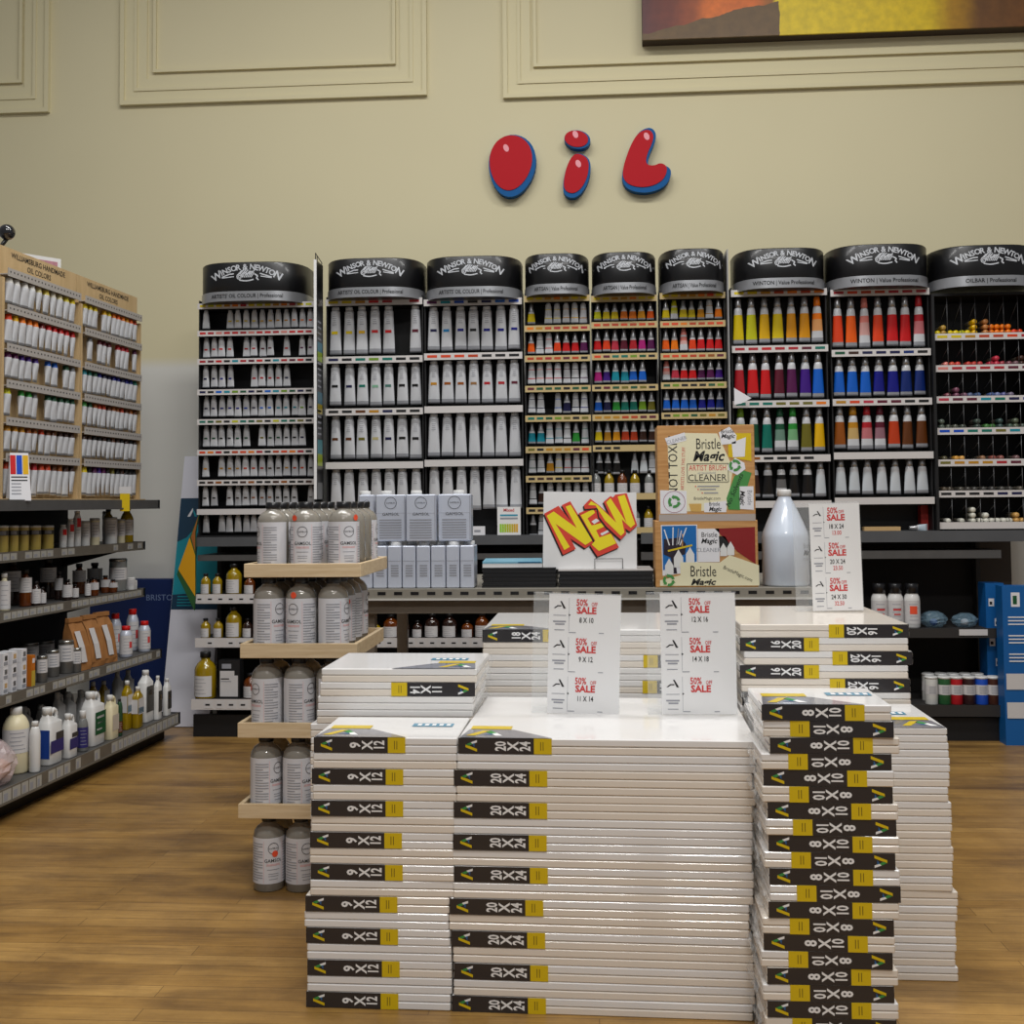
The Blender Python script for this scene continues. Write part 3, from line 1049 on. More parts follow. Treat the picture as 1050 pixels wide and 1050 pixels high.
def header(parent, y0, xl, xr, ytop, ybot, line1, tm_frac, dep=0.2, yback=None):
    """the rounded black header of a rack: drum, polished band, lettering"""
    yb = yback if yback else YT + 0.06
    ex, ey, ez = parent.location
    xm = (xl + xr) / 2
    zt = P(xm, ytop, yb - dep).z
    zb = P(xm, ybot, yb - dep).z
    X0, X1 = P(xl, ytop, yb).x, P(xr, ytop, yb).x
    a = (X1 - X0) / 2
    cx = (X0 + X1) / 2
    n = 30
    e = 0.55                               # a flattened, rounded plan
    def arc(z, s=1.0):
        out = []
        for k in range(n + 1):
            t = PI * k / n
            out.append((cx - ex - a * s * math.copysign(abs(math.cos(t)) ** e, math.cos(t)), yb - ey - dep * s * math.sin(t) ** 0.9, z - ez))
        out += [(cx - ex + a * s, yb + 0.05 - ey, z - ez), (cx - ex - a * s, yb + 0.05 - ey, z - ez)]
        return out
    h = zt - zb
    zband = zb + h * 0.25
    hd = MB().loft([arc(zb + 0.001, .97), arc(zb + 0.004, .985), arc(zt - 0.004, .985), arc(zt, .97)], HDRBLK, True).build('header', parent)
    MB().loft([arc(zb), arc(zband)], CHROME, True, False).build('header_band', hd)

    def surf(s):
        def T(v):
            q = max(-0.999, min(0.999, v.x / (a * s)))
            ct = abs(q) ** (1 / e)
            st = math.sqrt(max(0, 1 - ct * ct))
            return Vector((cx - ex + v.x, yb - ey - dep * s * st ** 0.9 - 0.0015 + v.y, v.z - ez))
        return T
    T = surf(.985)
    tx = MB()
    W = a * 2 * tm_frac
    word = 'WINSOR & NEWTON'
    adv = [(1.75 if i == 0 else 1.4) if c in 'W' else .55 if c in ' I' else (1.4 if i == len(word) - 1 else 1.08) if c in 'NO&' else .85 for i, c in enumerate(word)]
    tot = sum(adv)
    u = 0
    zc = zb + h * 0.585
    rise = h * 0.28
    for i, c in enumerate(word):
        mid = (u + adv[i] / 2) / tot * 2 - 1
        u += adv[i]
        if c == ' ':
            continue
        x = mid * W / 2
        z = zc + rise * (1 - mid * mid)
        sl = math.atan2(-2 * rise * mid, W / 2)
        big = 1.35 if i in (0, len(word) - 1) else 1.0
        tx.text(c, LETTERW, min(h * 0.22, W * 0.112) * big, 0.025, lambda v, x=x, z=z, sl=sl: T(Vector((x + v.x * math.cos(sl) - v.z * math.sin(sl), 0, z + v.x * math.sin(sl) + v.z * math.cos(sl)))))
    tx.build('lettering', hd)
    em = MB()
    s = W / 2

    def stroke(pts, r):
        P_ = [T(Vector((x * s, 0, zc + z * s))) for x, z in pts]
        for i in range(len(pts) - 1):
            (x0, z0), (x1, z1) = pts[i], pts[i + 1]
            l_ = math.hypot(x1 - x0, z1 - z0) or 1
            nx, nz = -(z1 - z0) / l_ * r, (x1 - x0) / l_ * r
            em.add([T(Vector((x * s, -0.0003, zc + z * s))) for x, z in ((x0 - nx, z0 - nz), (x1 - nx, z1 - nz), (x1 + nx, z1 + nz), (x0 + nx, z0 + nz))], [(0, 1, 2, 3)], LETTERW)
    zo = (h * 0.085) / s
    stroke([(-.72, zo - .06), (-.5, zo + .02), (-.36, zo + .03)], .018)
    stroke([(-.72, zo - .08), (-.36, zo - .05)], .014)
    stroke([(.4, zo + .03), (.55, zo - .02), (.74, zo - .08)], .018)
    stroke([(.42, zo - .05), (.74, zo - .1)], .014)
    stroke([(-.2 + .09 * (1 - k / 26) * math.cos(k * .55), zo - .06 + .1 * (1 - k / 26) * math.sin(k * .55)) for k in range(22)], .014)
    stroke([(-.2 + k * .06, zo - .15 - .03 * math.sin(k * .5)) for k in range(8)], .018)
    for k in range(7):
        stroke([(-.24 + k * .06, zo + .0 + .03 * (k % 2)), (-.12 + k * .06, zo + .13 + .03 * math.sin(k))], .016)
        stroke([(-.16 + k * .05, zo - .08), (-.1 + k * .055, zo + .06)], .014)
    stroke([(.24, zo + .02), (.34, zo - .04), (.3, zo - .1), (.36, zo - .16)], .02)
    em.build('emblem', hd)
    bt = MB()
    T2 = surf(1.0)
    gv, _ = glyphs(line1, 0.01, 'CENTER', 0.0)
    tw_ = max(x for x, z in gv) - min(x for x, z in gv)
    bt.text(line1, INK, h * 0.14, 0.01, lambda v: T2(Vector((v.x, 0, zb + h * 0.125 + v.z))), sx=min(0.95, a * 1.3 / (tw_ * h * 0.14)))
    bt.build('band_lettering', hd)
    return hd


HDRBLK = mat('black_gloss_header', (15, 15, 17), 0.38, coat=0.12)
LETTERW = mat('pale_header_print', (196, 200, 206), 0.5)


def mark_strip(mb, x0, x1, z, n, cols, y, hh):
    w = (x1 - x0) / n
    for i in range(n):
        c = cols[i % len(cols)] if cols else None
        if c is None or c == NO:
            continue
        xc = x0 + w * (i + .5)
        mb.box(xc - w * .36, xc + w * .36, y - 0.0006, y, z - hh * .16, z + hh * .22, cmat(tuple(int(v * .9 + 10) for v in c)))


def rack(nick, label, x, ystrips, rows, n, parts, style, tname, strip_mat, hdr, slots=None, tw=0.86, strips=None, last=None, desc=None, rowbot=None):
    """x: (left, right) in the photo at mid height; rows: lists of colours (or (style, colour)); one row hangs under each strip"""
    ys = YT - 0.045
    xm = (x[0] + x[1]) / 2
    ymid = ystrips[0]
    X0, X1 = P(x[0], ymid, ys).x, P(x[1], ymid, ys).x
    zs = [P(xm, y, ys).z for y in ystrips]
    zbot = P(xm, last, ys).z
    zrow = P(xm, rowbot, ys).z if rowbot else zbot + 0.012
    w = X1 - X0
    yb = YT + 0.10
    zt = zs[0] + 0.03
    o = thing('paint_rack', label, 'display rack', (X0, ys, zbot), 0, 'paint racks along the back wall')
    B = lambda *a: MB().box(*a)
    B(0.0, w, yb - ys, yb - ys + 0.02, 0, zt - zbot, RACKBLK).build('back_panel', o)
    for a_ in (0.0, w - 0.005):
        B(a_, a_ + 0.005, 0.02, yb - ys, 0, zt - zbot, RACKBLK).build('side_panel', o)
    hh = 0.031 if parts else 0.029 if n == 7 else 0.026
    n_t = 0
    for r, z in enumerate(zs):
        sh = B(0.005, w - 0.005, 0.004, yb - ys, z - zbot - hh * .35, z - zbot - hh * .35 + 0.006, RACKBLK).build('shelf', o)
        st = MB().box(0, w, 0, 0.004, z - zbot - hh / 2, z - zbot + hh / 2, strip_mat[r] if isinstance(strip_mat, list) else strip_mat)
        cols = strips[r] if strips and r < len(strips) else None
        if cols:
            mark_strip(st, 0.006, w - 0.006, z - zbot, n, cols, 0, hh)
        st.build('price_strip', sh)
        if r < len(rows):
            zlo = zrow if (rowbot and r == len(rows) - 1) else (zs[r + 1] + hh / 2 + 0.012) if r + 1 < len(zs) else zrow
            zhi = z - hh * .35 - 0.004
            pitch = (w - 0.016) / n
            for i, c in enumerate(rows[r]):
                if c is None:
                    continue
                st_, rgb = c if isinstance(c[0], str) else (style, c)
                h = (zhi - zlo) * random.uniform(.965, 1.0)
                tw_ = pitch * min(.965, tw * random.uniform(.95, 1.03))
                pos = (X0 + 0.008 + pitch * (i + .5) + random.uniform(-.03, .03) * pitch, YT + random.uniform(-.006, .006), zhi - h)
                kind = {'white': 'white', 'ring': 'white banded', 'silver': 'silver-necked', 'grad': 'pale boxed-looking'}[st_]
                nm = 'plain' if rgb == NO else cname(rgb)
                kind = {'white': 'white tube with %s mark' % nm, 'ring': 'white tube with %s lines' % nm, 'silver': '%s tube with silver neck' % nm, 'grad': '%s tube fading to white' % nm}[st_]
                place_tube(tname, st_, rgb, tw_, h, pos, '%s, %s place on %s row, %s' % (kind, ORD[i], ('top' if r == 0 else ORD[r]), desc), 'paint tube', 'tubes on the ' + nick, parts, random.uniform(-.12, .12))
    B(0.0, w, 0.0, yb - ys, -0.008, 0.0, RACKBLK).build('base', o)
    if hdr:
        header(o, 0, *hdr)
    return o


def W(*cols):
    return [None if c is None else ('white', c) for c in cols]


def mask(n, idx, cols):
    idx = set(idx)
    return [(cols[min(i * len(cols) // n, len(cols) - 1)] if i in idx else None) for i in range(n)]


R14 = range(14)
rack('first rack', 'first paint rack from the left, fourteen narrow white tubes per row', (202.5, 322), [313, 341, 370, 401.5, 432, 463.5, 494.5, 524.5],
     [mask(14, [0, 3, 4, 5, 6, 7, 8, 9, 10, 11, 12, 13], [NO, Y1, Y1, Y1, Y2, OC, OR, RO]),
      mask(14, [0, 1, 2, 3, 5, 6, 7, 8, 10, 12, 13], [RD, RD, RD2, MR, RD, PU]),
      mask(14, [0, 1, 2, 3, 6, 7, 8, 9, 10], [NV, UB, NV, RD2, RD2, NV, BK]),
      mask(14, R14, [NV, UB, UB, B2, NV, B1, TE, TE, G2, NV]),
      mask(14, [0, 1, 2, 3, 4, 5, 7, 8, 9, 10, 11, 12], [G3, BK, G3, OL, G3, BK, NV]),
      mask(14, [0] + list(range(2, 14)), [Y3, OC, OC, RB_, RD2, DB, OC, RB_, BK]),
      mask(14, [0, 1, 3, 4, 5, 6, 7, 8, 9, 10, 11, 13], [BK, DB, BR, BK, GY]),
      mask(14, [0] + list(range(2, 14)), [NO])],
     14, False, 'white', 'narrow_paint_tube', STRIP, (211, 320, 268, 308, "ARTISTS' OIL COLOUR | Professional", .62), tw=0.95,
     strips=[[Y1, YG, Y1, OC, OR, RD2], [RD, RD2, PK, RD], [RD2, MR, RD, BK, TE], [NV, BK, B1, TE, G2, G3], [TG, G3, OL, BK, YG], [RO, OR, RD2, BK, RB_], [BK, DB, BR, BK], None], last=549, desc='leftmost rack')
rack('second rack', 'second paint rack from the left, seven big white tubes per row, brown marks low', (333.5, 433), [309.5, 368.5, 422, 477],
     [W(Y1, Y1, Y2, RD, RD, None, MR), W(BK, NV, TG, (130, 180, 150), (70, 120, 110), BK, BK), W(BR2, BR2, OL, (190, 180, 130), NV, BK, BK), W(NO, NO, NO, NO, NO, NO, NO)],
     7, True, 'white', 'big_paint_tube', STRIP, (338, 437, 264, 304, "ARTISTS' OIL COLOUR | Professional", .64), tw=.92,
     strips=[[Y1, Y1, OC, RD, RD2, None, RD2], [NV, BK, TG, G2, TG, BK, BK], [BK, BK, BR2, OC, NV, BK, BK], None], last=551, rowbot=523, desc='second rack')
rack('third rack', 'third paint rack from the left, seven big white tubes per row, plain white low', (434.5, 535), [309.5, 365, 419.5, 474.5],
     [W(NV, (30, 130, 190), UB, BK, UB, UB, UB), W(OC, BR, BR, (150, 110, 70), RD2, RD2, MR), W(NO, NO, NO, NO, NO, NO, NO), W(NO, NO, NO, NO, NO, NO, NO)],
     7, True, 'white', 'big_paint_tube', STRIP, (438, 536, 262, 304, "ARTISTS' OIL COLOUR | Professional", .64), tw=.92,
     strips=[[PU, TE, B2, BK, NV, B1, B2], [RO, RO, RO, RB_, BK, BK, BK], None, None], last=551, rowbot=523, desc='third rack')
s_ = lambda c: ('silver', c)
r_ = lambda c: ('ring', c)
g_ = lambda c: ('grad', c)
rack('fourth rack', 'fourth paint rack from the left, small tubes, mostly white with thin coloured lines', (537.5, 604.5), [306, 336.5, 367.5, 398.5, 429, 461, 491, 523.5],
     [[s_(Y1), None, r_(Y1), r_(Y1), r_(OC), r_(Y2), r_(OC)], [s_(OR2), r_(GY), r_(RD), s_(RO), s_(RD), s_(RD), s_(PU)], [r_(RD), r_(PK), r_(RD), r_(CR_), r_(MR), r_(BK), r_(PU)],
      [r_(NV), r_(NV), None, r_(B1), s_(NV), r_(NV), r_(UB)], [s_(TE), s_(TE), r_(TE), r_(TE), r_(BK), s_(G1), r_(TG)], [r_(G3), r_(GY), s_(OC), r_(Y1), r_(RD), r_(MR), r_(MR)],
      [r_(BK), s_(DB), r_(BK), r_(GY), r_(BK), r_(GY), r_(DB)], [s_(BK), r_(BK), r_(GY), None, r_(BK), r_(GY), None]],
     7, False, 'ring', 'small_paint_tube', TANSTRIP, (538, 604, 259.5, 301, 'ARTISAN | Value Professional', .86), tw=.92,
     strips=[[Y1, Y1, OC, OR, OC], [OR, OC, RB_, RD2, RB_, RB_, RD2], [RB_, RB_, RD2, RB_, MR, RB_, BK], [MR, G3, G3, G3, BK, G3, G3], [TG, TG, G3, G2, OL, BK, OL], [OL, BK, OC, OC, OC, MR, RO], [BK, DB, DB, BK, OL, BK, BK], [BK, DB, BK]], last=553, desc='fourth rack')
rack('fifth rack', 'fifth paint rack from the left, small silver tubes with bright bands, above dark bottles', (606, 673.5), [306, 333, 365.5, 397.5, 428, 459.5, 509, 544],
     [[s_(YG), s_(Y1), s_(Y1), s_(OR), s_(OR), s_(Y3), s_(OR2)], [s_(RD), s_(RO), s_(CR_), s_(MR), s_(RD2), s_(MG), s_(PU)], [s_(MG), s_(VI), s_(TE), s_(TE), s_(B1), s_(B1), None],
      [s_(B1), s_(NV), s_(G1), s_(TG), s_(TG), s_(G2), s_(OL)], [s_(Y1), s_(OC), s_(Y3), s_(RB_), s_(RB_), s_(DB), s_(DB)], [s_(BK), s_(BK), s_(BK), None, s_(WH), s_(WH), r_(GY)]],
     7, False, 'silver', 'small_paint_tube', TANSTRIP, (606, 672, 258, 300, 'ARTISAN | Value Professional', .86), tw=.92,
     strips=[[Y1, Y1, OC, OC, OR], [RO, RB_, RB_, RO, RB_], [RO, MR, TG, TG, G2, G3, BK], [BK, MR, G3, OL, G3, OL, BK], [OC, OC, OC, RB_, RB_, MR, MR], [BK, BK, BK, None, None, None, None]], last=552, rowbot=486, desc='fifth rack')
rack('sixth rack', 'sixth paint rack from the left, small tubes, above the wooden cleaner boxes', (676.5, 743.5), [303, 332, 365, 395, 426, 457, 488],
     [[s_(Y1), g_(YG), s_(Y1), s_(Y1), s_(Y3), r_(OC), s_(OR)], [s_(OR2), s_(OR), g_(PK), s_(RO), s_(RD), s_(RD), s_(RD)], [g_(PK), s_(CR_), s_(RD), s_(RD), s_(PU), s_(PU), s_(VI)],
      [s_(B1), s_(B1), s_(B1), s_(B1), s_(UB), s_(UB), s_(B3)], [s_(TE), s_(G1), s_(G1), s_(G2), s_(G3), s_(OL), s_(OL)]],
     7, False, 'silver', 'small_paint_tube', TANSTRIP, (674.5, 741, 254.5, 298, 'ARTISAN | Value Professional', .86), tw=.92,
     strips=[[Y1, Y1, OC, OC, OR, RO], [RO, RO, OR, RB_, RB_], [RO, RO, RO, RB_, RB_, BR, MR], [G3, G2, BK, BK, BK], [BK, G2, G2, G3, OL, OC, OL], None, None], last=549, desc='sixth rack')
rack('seventh rack', 'seventh paint rack from the left, large tubes in bright yellow, red and violet', (749.5, 848), [300, 357.5, 414, 470, 517],
     [[s_(Y1), s_(YG), s_(Y2), s_(Y1), s_(Y3), s_(Y3), g_(OR)], [s_(RD2), s_(RD), s_(RD), s_(MR), s_(PU), s_(VI), s_(B1)], [g_(G2), s_(G3), s_(TG), g_(G3), g_(G1), s_(OL), s_(Y2)],
      [s_(BK), s_(DB), s_(BK), g_(BK), s_(BK), s_(BK), s_(WH)]],
     7, True, 'silver', 'large_paint_tube', STRIP, (749, 843, 254, 295, 'WINTON | Value Professional', .68), tw=.88,
     strips=[[Y1, Y1, OC, RB_, OR, RB_, OR], [RD2, RD2, RD, RD2, RD2, MR, TG], [TG, TG, TG, OL, OL, OL, OR], [OC, BR, BK, BK, BK, BK, None]], last=547, desc='seventh rack')
rack('eighth rack', 'eighth paint rack from the left, large orange, red and blue tubes', (851.5, 953), [299.5, 361.5, 412, 467, 513.5],
     [[s_(RO), s_(OR2), g_(PK), s_(RO), s_(RD), s_(RD), g_(RD2)], [s_(B1), s_(B1), s_(B1), s_(UB), s_(UB), s_(B3), s_(B3)], [s_(BR), g_(OC), g_(RD2), g_(MR), s_(RB_), s_(BR2), s_(BR2)],
      [s_(WH)] * 7],
     7, True, 'silver', 'large_paint_tube', STRIP, (844, 947, 250, 293, 'WINTON | Value Professional', .66), tw=.88,
     strips=[[RD2, RO, RB_, RB_, RD2, RD2, RD2], [G3, DB, NV, NV, NV, B3, BK], [OC, RO, CR_, MR, MR, BK, BK], None], last=545, desc='eighth rack')

# ------------------------------------------------------------------ side sign between the first two racks, thin divider further on
xs = P(322.5, 390, 5.05).x
z0, z1 = P(322, 512, 5.05).z, P(322, 266, 5.05).z
o = thing('side_sign', 'tall narrow black sign with colour swatches beside the leftmost rack', 'sign', (xs, 5.06, z0))
MB().box(0, 0.006, 0, 0.13, 0, z1 - z0, BLACK).build('panel', o)
MB().box(-0.004, 0.008, -0.006, 0, 0, z1 - z0, WHITE).build('white_edge', o)
sw = MB()
H = z1 - z0
for f0, f1, c in ((.62, .66, (60, 130, 150)), (.58, .62, (150, 180, 30)), (.40, .45, (50, 110, 130)), (.36, .40, (170, 150, 20)), (.19, .25, (60, 140, 150)), (.14, .19, (160, 180, 20)), (.0, .07, (120, 122, 124))):
    sw.add([(0.0065, y, z) for y, z in ((0.02, f0 * H), (0.11, f0 * H), (0.11, f1 * H), (0.02, f1 * H))], [(0, 1, 2, 3)], cmat(c))
for k in range(14):
    f = .27 + .024 * (k % 5) + .2 * (k // 5)
    sw.add([(0.0065, y, z) for y, z in ((0.02, f * H), (0.09, f * H), (0.09, (f + .008) * H), (0.02, (f + .008) * H))], [(0, 1, 2, 3)], GREYINK)
sw.build('swatches', o)
wr = MB()
wr.tube([(0.003, 0.0, H), (0.003, 0.0, H + 0.03), (0.003, 0.12, H + 0.01), (0.003, 0.12, H)], 0.0022, BLACK, 6)
wr.tube([(0.003, 0.03, H), (0.003, 0.03, H + 0.024)], 0.0022, BLACK, 6)
wr.build('wire_bracket', o)
xd = P(748, 400, YT - 0.06).x
zd0, zd1 = P(748, 546, YT - .06).z, P(748, 256, YT - .06).z
tag(MB().box(xd - 0.003, xd + 0.003, YT - 0.07, YT + 0.1, zd0, zd1, mat('pale_divider', (150, 150, 150), 0.4)).build('divider_panel'), 'thin pale upright divider between the sixth and seventh racks', 'divider')
tag(MB().poly([(0, 0), (0.03, 0.005), (0.075, 0.028), (0.04, 0.05), (0, 0.075)], CARD, 0.002).build('price_card', None, (P(753, 412, YT - .1).x, YT - 0.1, P(753, 415, YT - .1).z)), 'curled white card sticking out over the seventh rack', 'card')

# ------------------------------------------------------------------ ninth rack: oil sticks in wire bays
ys9 = YT - 0.045
x9 = (960, 1062)
st9 = [344.5, 377, 409, 441.5, 474, 506, 538.5]
X0, X1 = P(x9[0], 420, ys9).x, P(x9[1], 420, ys9).x
zz9 = [P(1010, y, ys9).z for y in st9]
zb9, zt9_ = P(1010, 545, ys9).z, P(1010, 303, ys9).z
o = thing('paint_rack', 'ninth rack, at the right end, oil sticks lying in wire bays', 'display rack', (X0, ys9, zb9), 0, 'paint racks along the back wall')
w9 = X1 - X0
H9 = zt9_ - zb9
MB().box(0, w9, 0.2, 0.22, 0, H9, RACKBLK).build('back_panel', o)
for a_ in (-0.012, w9):
    MB().box(a_, a_ + 0.012, -0.01, 0.22, 0, H9, RACKBLK).build('side_panel', o)
MB().box(-0.012, w9 + 0.012, -0.01, 0.22, H9, H9 + 0.012, RACKBLK).build('top_panel', o)
MB().box(-0.012, w9 + 0.012, -0.01, 0.22, -0.01, 0, RACKBLK).build('base', o)
WIREM = mat('grey_wire', (96, 96, 98), 0.4, metal=0.6)
stripcols = [[Y1, Y1, OC, RB_, RB_, RO, RD2], [PK, RD2, CR_, RD2, RD2, MR, MR], [CR_, MR, MR, TE, TG, NV, UB], [B2, B2, TG, TG, OL, TE, DB], [OL, OC, OC, OC, RD2, MR, MR], [BK, BK, BK, BK, NV, NV, BK], None]
for r, z in enumerate(zz9):
    zz = z - zb9
    sh = MB().box(0, w9, 0.004, 0.2, zz + 0.002, zz + 0.007, RACKBLK).build('shelf', o)
    st = MB().box(0.002, w9, 0, 0.004, zz - 0.016, zz + 0.014, STRIP)
    if stripcols[r]:
        mark_strip(st, 0.004, w9, zz - 0.001, 7, stripcols[r], 0, 0.03)
    st.build('price_strip', sh)
    nx = zz9[r - 1] - zb9 - 0.02 if r else H9
    wi = MB()
    for k in range(1, 8):
        xk = w9 * k / 7 - 0.002
        if k < 7:
            wi.tube([(xk, 0.006, zz), (xk, 0.006, nx - 0.004)], 0.0016, WIREM, 5)
            wi.tube([(xk, 0.006, nx - 0.03), (xk, 0.19, zz + 0.02)], 0.0012, WIREM, 5)
    wi.build('wire_bays', o)
stick_mesh = {}


def stick(x, z, rgb, label):
    if rgb not in stick_mesh:
        c = cmat(rgb, 0.35)
        mb = MB()
        def Tq(v):
            return Vector((v.x, v.z, v.y))
        mb.lathe([(0.003, 0), (0.0105, 0.002), (0.012, 0.008), (0.012, 0.05), (0.0112, 0.052), (0.0112, 0.12), (0.003, 0.124)], [c, c, c, c, cmat((190, 180, 160)), c], 12, (0, 0, 0), lambda v: Vector((v.x, v.z, v.y)))
        stick_mesh[rgb] = mb.mesh('oil_stick')
    return tag(link('oil_stick', stick_mesh[rgb], None, (x, ys9 + 0.012, z)), label, 'oil stick', 'oil sticks in the wire bays')


rowdef = [
    [(964, Y1, 1), (970, (176, 140, 60), 2), (977, Y1, 1), (982.5, Y1, 1), (989, YG, 1), (994.5, Y1, 1), (1002, Y2, 3), (1013.5, (190, 126, 70), 3), (1019, OR, 2), (1024, OR, 2), (1030, OR, 2), (1036, OR, 2), (1042, RO, 1), (1048, RO, 1)],
    [(972, PK, 1), (978, (206, 80, 60), 1), (984, (206, 70, 60), 1), (995, (190, 60, 50), 1), (1001, (190, 60, 50), 1), (1006, (180, 56, 60), 1), (1018, CR_, 1), (1024, CR_, 2), (1030, (160, 60, 70), 1), (1037, (120, 70, 80), 1), (1044, (120, 90, 96), 1), (1049, DB, 2)],
    [(973, (140, 80, 90), 1), (982, (120, 70, 90), 2), (990, (130, 90, 110), 1), (996, (90, 100, 130), 1), (1004, (80, 100, 140), 1), (1018, (80, 100, 150), 1), (1024, (110, 120, 160), 1), (1031, (100, 100, 150), 1), (1038, (120, 110, 130), 1)],
    [(966, (90, 100, 90), 2), (973, (86, 92, 80), 1), (980, (86, 88, 76), 1), (988, (80, 86, 76), 1), (1003, (76, 90, 80), 2), (1012, (70, 120, 60), 1), (1018, (70, 120, 60), 1), (1026, (60, 80, 76), 2), (1036, (70, 90, 76), 1), (1042, (90, 100, 80), 2), (1049, (80, 90, 80), 1)],
    [(968, (90, 84, 60), 1), (980, (206, 150, 60), 1), (986, (214, 160, 80), 1), (1007, (150, 110, 80), 1), (1018, (150, 86, 76), 1), (1026, (140, 84, 76), 1), (1042, (120, 90, 90), 1)],
    [(967, (90, 80, 66), 1), (973, (84, 76, 64), 1), (984, (78, 74, 66), 1), (991, (74, 70, 64), 1), (998, (70, 68, 64), 1), (1007, (72, 70, 66), 1), (1016, (70, 68, 66), 1), (1026, (76, 74, 70), 1), (1034, (78, 76, 72), 1), (1045, (96, 90, 80), 1)],
    [(970, (220, 218, 206), 1), (984, (200, 198, 186), 1), (995.5, (216, 214, 200), 3), (1003, (220, 218, 206), 1), (1008, (222, 220, 208), 2), (1014, (214, 212, 200), 1), (1020, (218, 216, 204), 1), (1027, (220, 218, 206), 1), (1033, (220, 218, 206), 1), (1040, (206, 160, 90), 2), (1046, (206, 160, 90), 1)]]
for r, row in enumerate(rowdef):
    lastx = -9
    for i, (px, rgb, k) in enumerate(row):
        x = P(px, 420, ys9 + .012).x
        x = max(x, lastx + 0.0245)
        lastx = x
        for q in range(k):
            stick(x, zz9[r] + 0.0072 + 0.012 + q * 0.0241, rgb, '%s oil stick, %s along the %s bay row%s, ninth rack' % (cname(rgb), ORD[i], 'top' if r == 0 else ORD[r], '' if k == 1 else ', lowest of its pile' if q == 0 else ', upper of its pile' if q == 1 else ', top of its pile'))
header(o, 0, 948, 1052, 251, 293, 'OILBAR | Professional', .68)

# ------------------------------------------------------------------ wall shelving under the racks
def lathe_mesh(cache, key, fn):
    if key not in cache:
        cache[key] = fn()
    return cache[key]


_IM = {}
AMBER = mat('amber_glass', (120, 58, 14), 0.12, trans=0.35, coat=0.6)
DARKGL = mat('dark_brown_glass', (44, 26, 20), 0.12, coat=0.8)
YELOIL = mat('yellow_oil_in_glass', (176, 146, 16), 0.1, trans=0.3, coat=0.8)
CLEARJ = mat('clear_grey_glass', (150, 152, 150), 0.1, trans=0.4, coat=0.6)
HDPE = mat('white_plastic', (222, 222, 220), 0.4, coat=0.2)
HDPEG = mat('grey_white_plastic', (176, 176, 176), 0.45)
CREAMP = mat('cream_plastic', (226, 216, 180), 0.4, coat=0.2)
REDCAP = mat('red_cap', (206, 24, 22), 0.4)
TIN = mat('bare_tin_lid', (176, 176, 172), 0.25, metal=0.9)
TINW = mat('pale_printed_tin', (200, 206, 220), 0.35, metal=0.15, coat=0.3)
KRAFT = mat('kraft_paper', (158, 108, 60), 0.7, noise=0.12, nscale=14, bump=0.3)
NAVYB = mat('navy_carton', (14, 38, 92), 0.5)
BLUEC = mat('blue_carton', (14, 92, 160), 0.45)
TEALP = mat('teal_print', (16, 140, 156), 0.5)
DKTEAL = mat('dark_teal_print', (14, 56, 82), 0.5)
GREENL = mat('green_label', (20, 84, 48), 0.45)
BLUEL = mat('blue_label', (30, 66, 150), 0.45)
PURPL = mat('purple_label', (50, 46, 110), 0.45)
GREYL = mat('charcoal_label', (64, 62, 58), 0.5)
LBL = mat('paper_bottle_label', (206, 204, 204), 0.55)


def make_bottle(name, label, cat, loc, r, h, glass, cap, lab=(0.12, 0.6), rz=0.0, group=None, labm=None, neck=0.42, shoulder=0.72, capz=0.88, prints=(), span=1.5):
    o = thing(name, label, cat, loc, rz, group)
    k = ('bt', round(r, 4), round(h, 4), glass.name, cap.name, neck, shoulder, capz)
    def body():
        return MB().lathe([(r * .9, 0), (r, .03 * h), (r, (shoulder - .1) * h), (r * .93, (shoulder - .04) * h), (r * .72, (shoulder + .04) * h), (r * neck, (shoulder + .1) * h), (r * neck, capz * h)], glass, 16).mesh('bottle_body')
    link('bottle_body', lathe_mesh(_IM, k, body), o)
    def capf():
        q = neck * 1.2
        return MB().lathe([(r * q, capz * h), (r * q, .985 * h), (r * q * .9, h)], cap, 14).mesh('cap')
    link('cap', lathe_mesh(_IM, k + ('c',), capf), o)
    if lab:
        def labf():
            mb = arc_patch(MB(), r, -span, span, lab[0] * h, lab[1] * h, labm or LBL, 14, 0.0006)
            for q in range(5):
                z = (lab[0] + (lab[1] - lab[0]) * (.15 + .17 * q)) * h
                arc_patch(mb, r, -.6 + .1 * (q % 2), .6 - .15 * (q % 3), z, z + .012 * h, GREYINK, 4, 0.0011)
            for c, a, b, s0, s1 in prints:
                arc_patch(mb, r, s0, s1, a * h, b * h, c, 6, 0.0014)
            return mb.mesh('paper_label')
        link('paper_label', lathe_mesh(_IM, k + ('l', lab, (labm or LBL).name, len(prints), span), labf), o)
    return o


def make_can(name, label, cat, loc, r, h, side, lid, rz=0.0, group=None, lab=(0.3, 0.85), labm=None):
    o = thing(name, label, cat, loc, rz, group)
    MB().lathe([(r * .97, 0), (r, .02 * h), (r, .9 * h), (r * .99, .91 * h)], side, 18).build('can_body', o)
    MB().lathe([(r * 1.02, .911 * h), (r * 1.02, .985 * h), (r * .93, .99 * h), (r * .9, h)], lid, 18).build('lid', o)
    if lab:
        mb = arc_patch(MB(), r, -1.9, 1.9, lab[0] * h, lab[1] * h, labm or LBL, 14, 0.0006)
        for q in range(4):
            z = (lab[0] + (lab[1] - lab[0]) * (.15 + .2 * q)) * h
            arc_patch(mb, r, -.6, .5, z, z + .03 * h, GREYINK, 4, 0.0011)
        mb.build('paper_label', o)
    return o


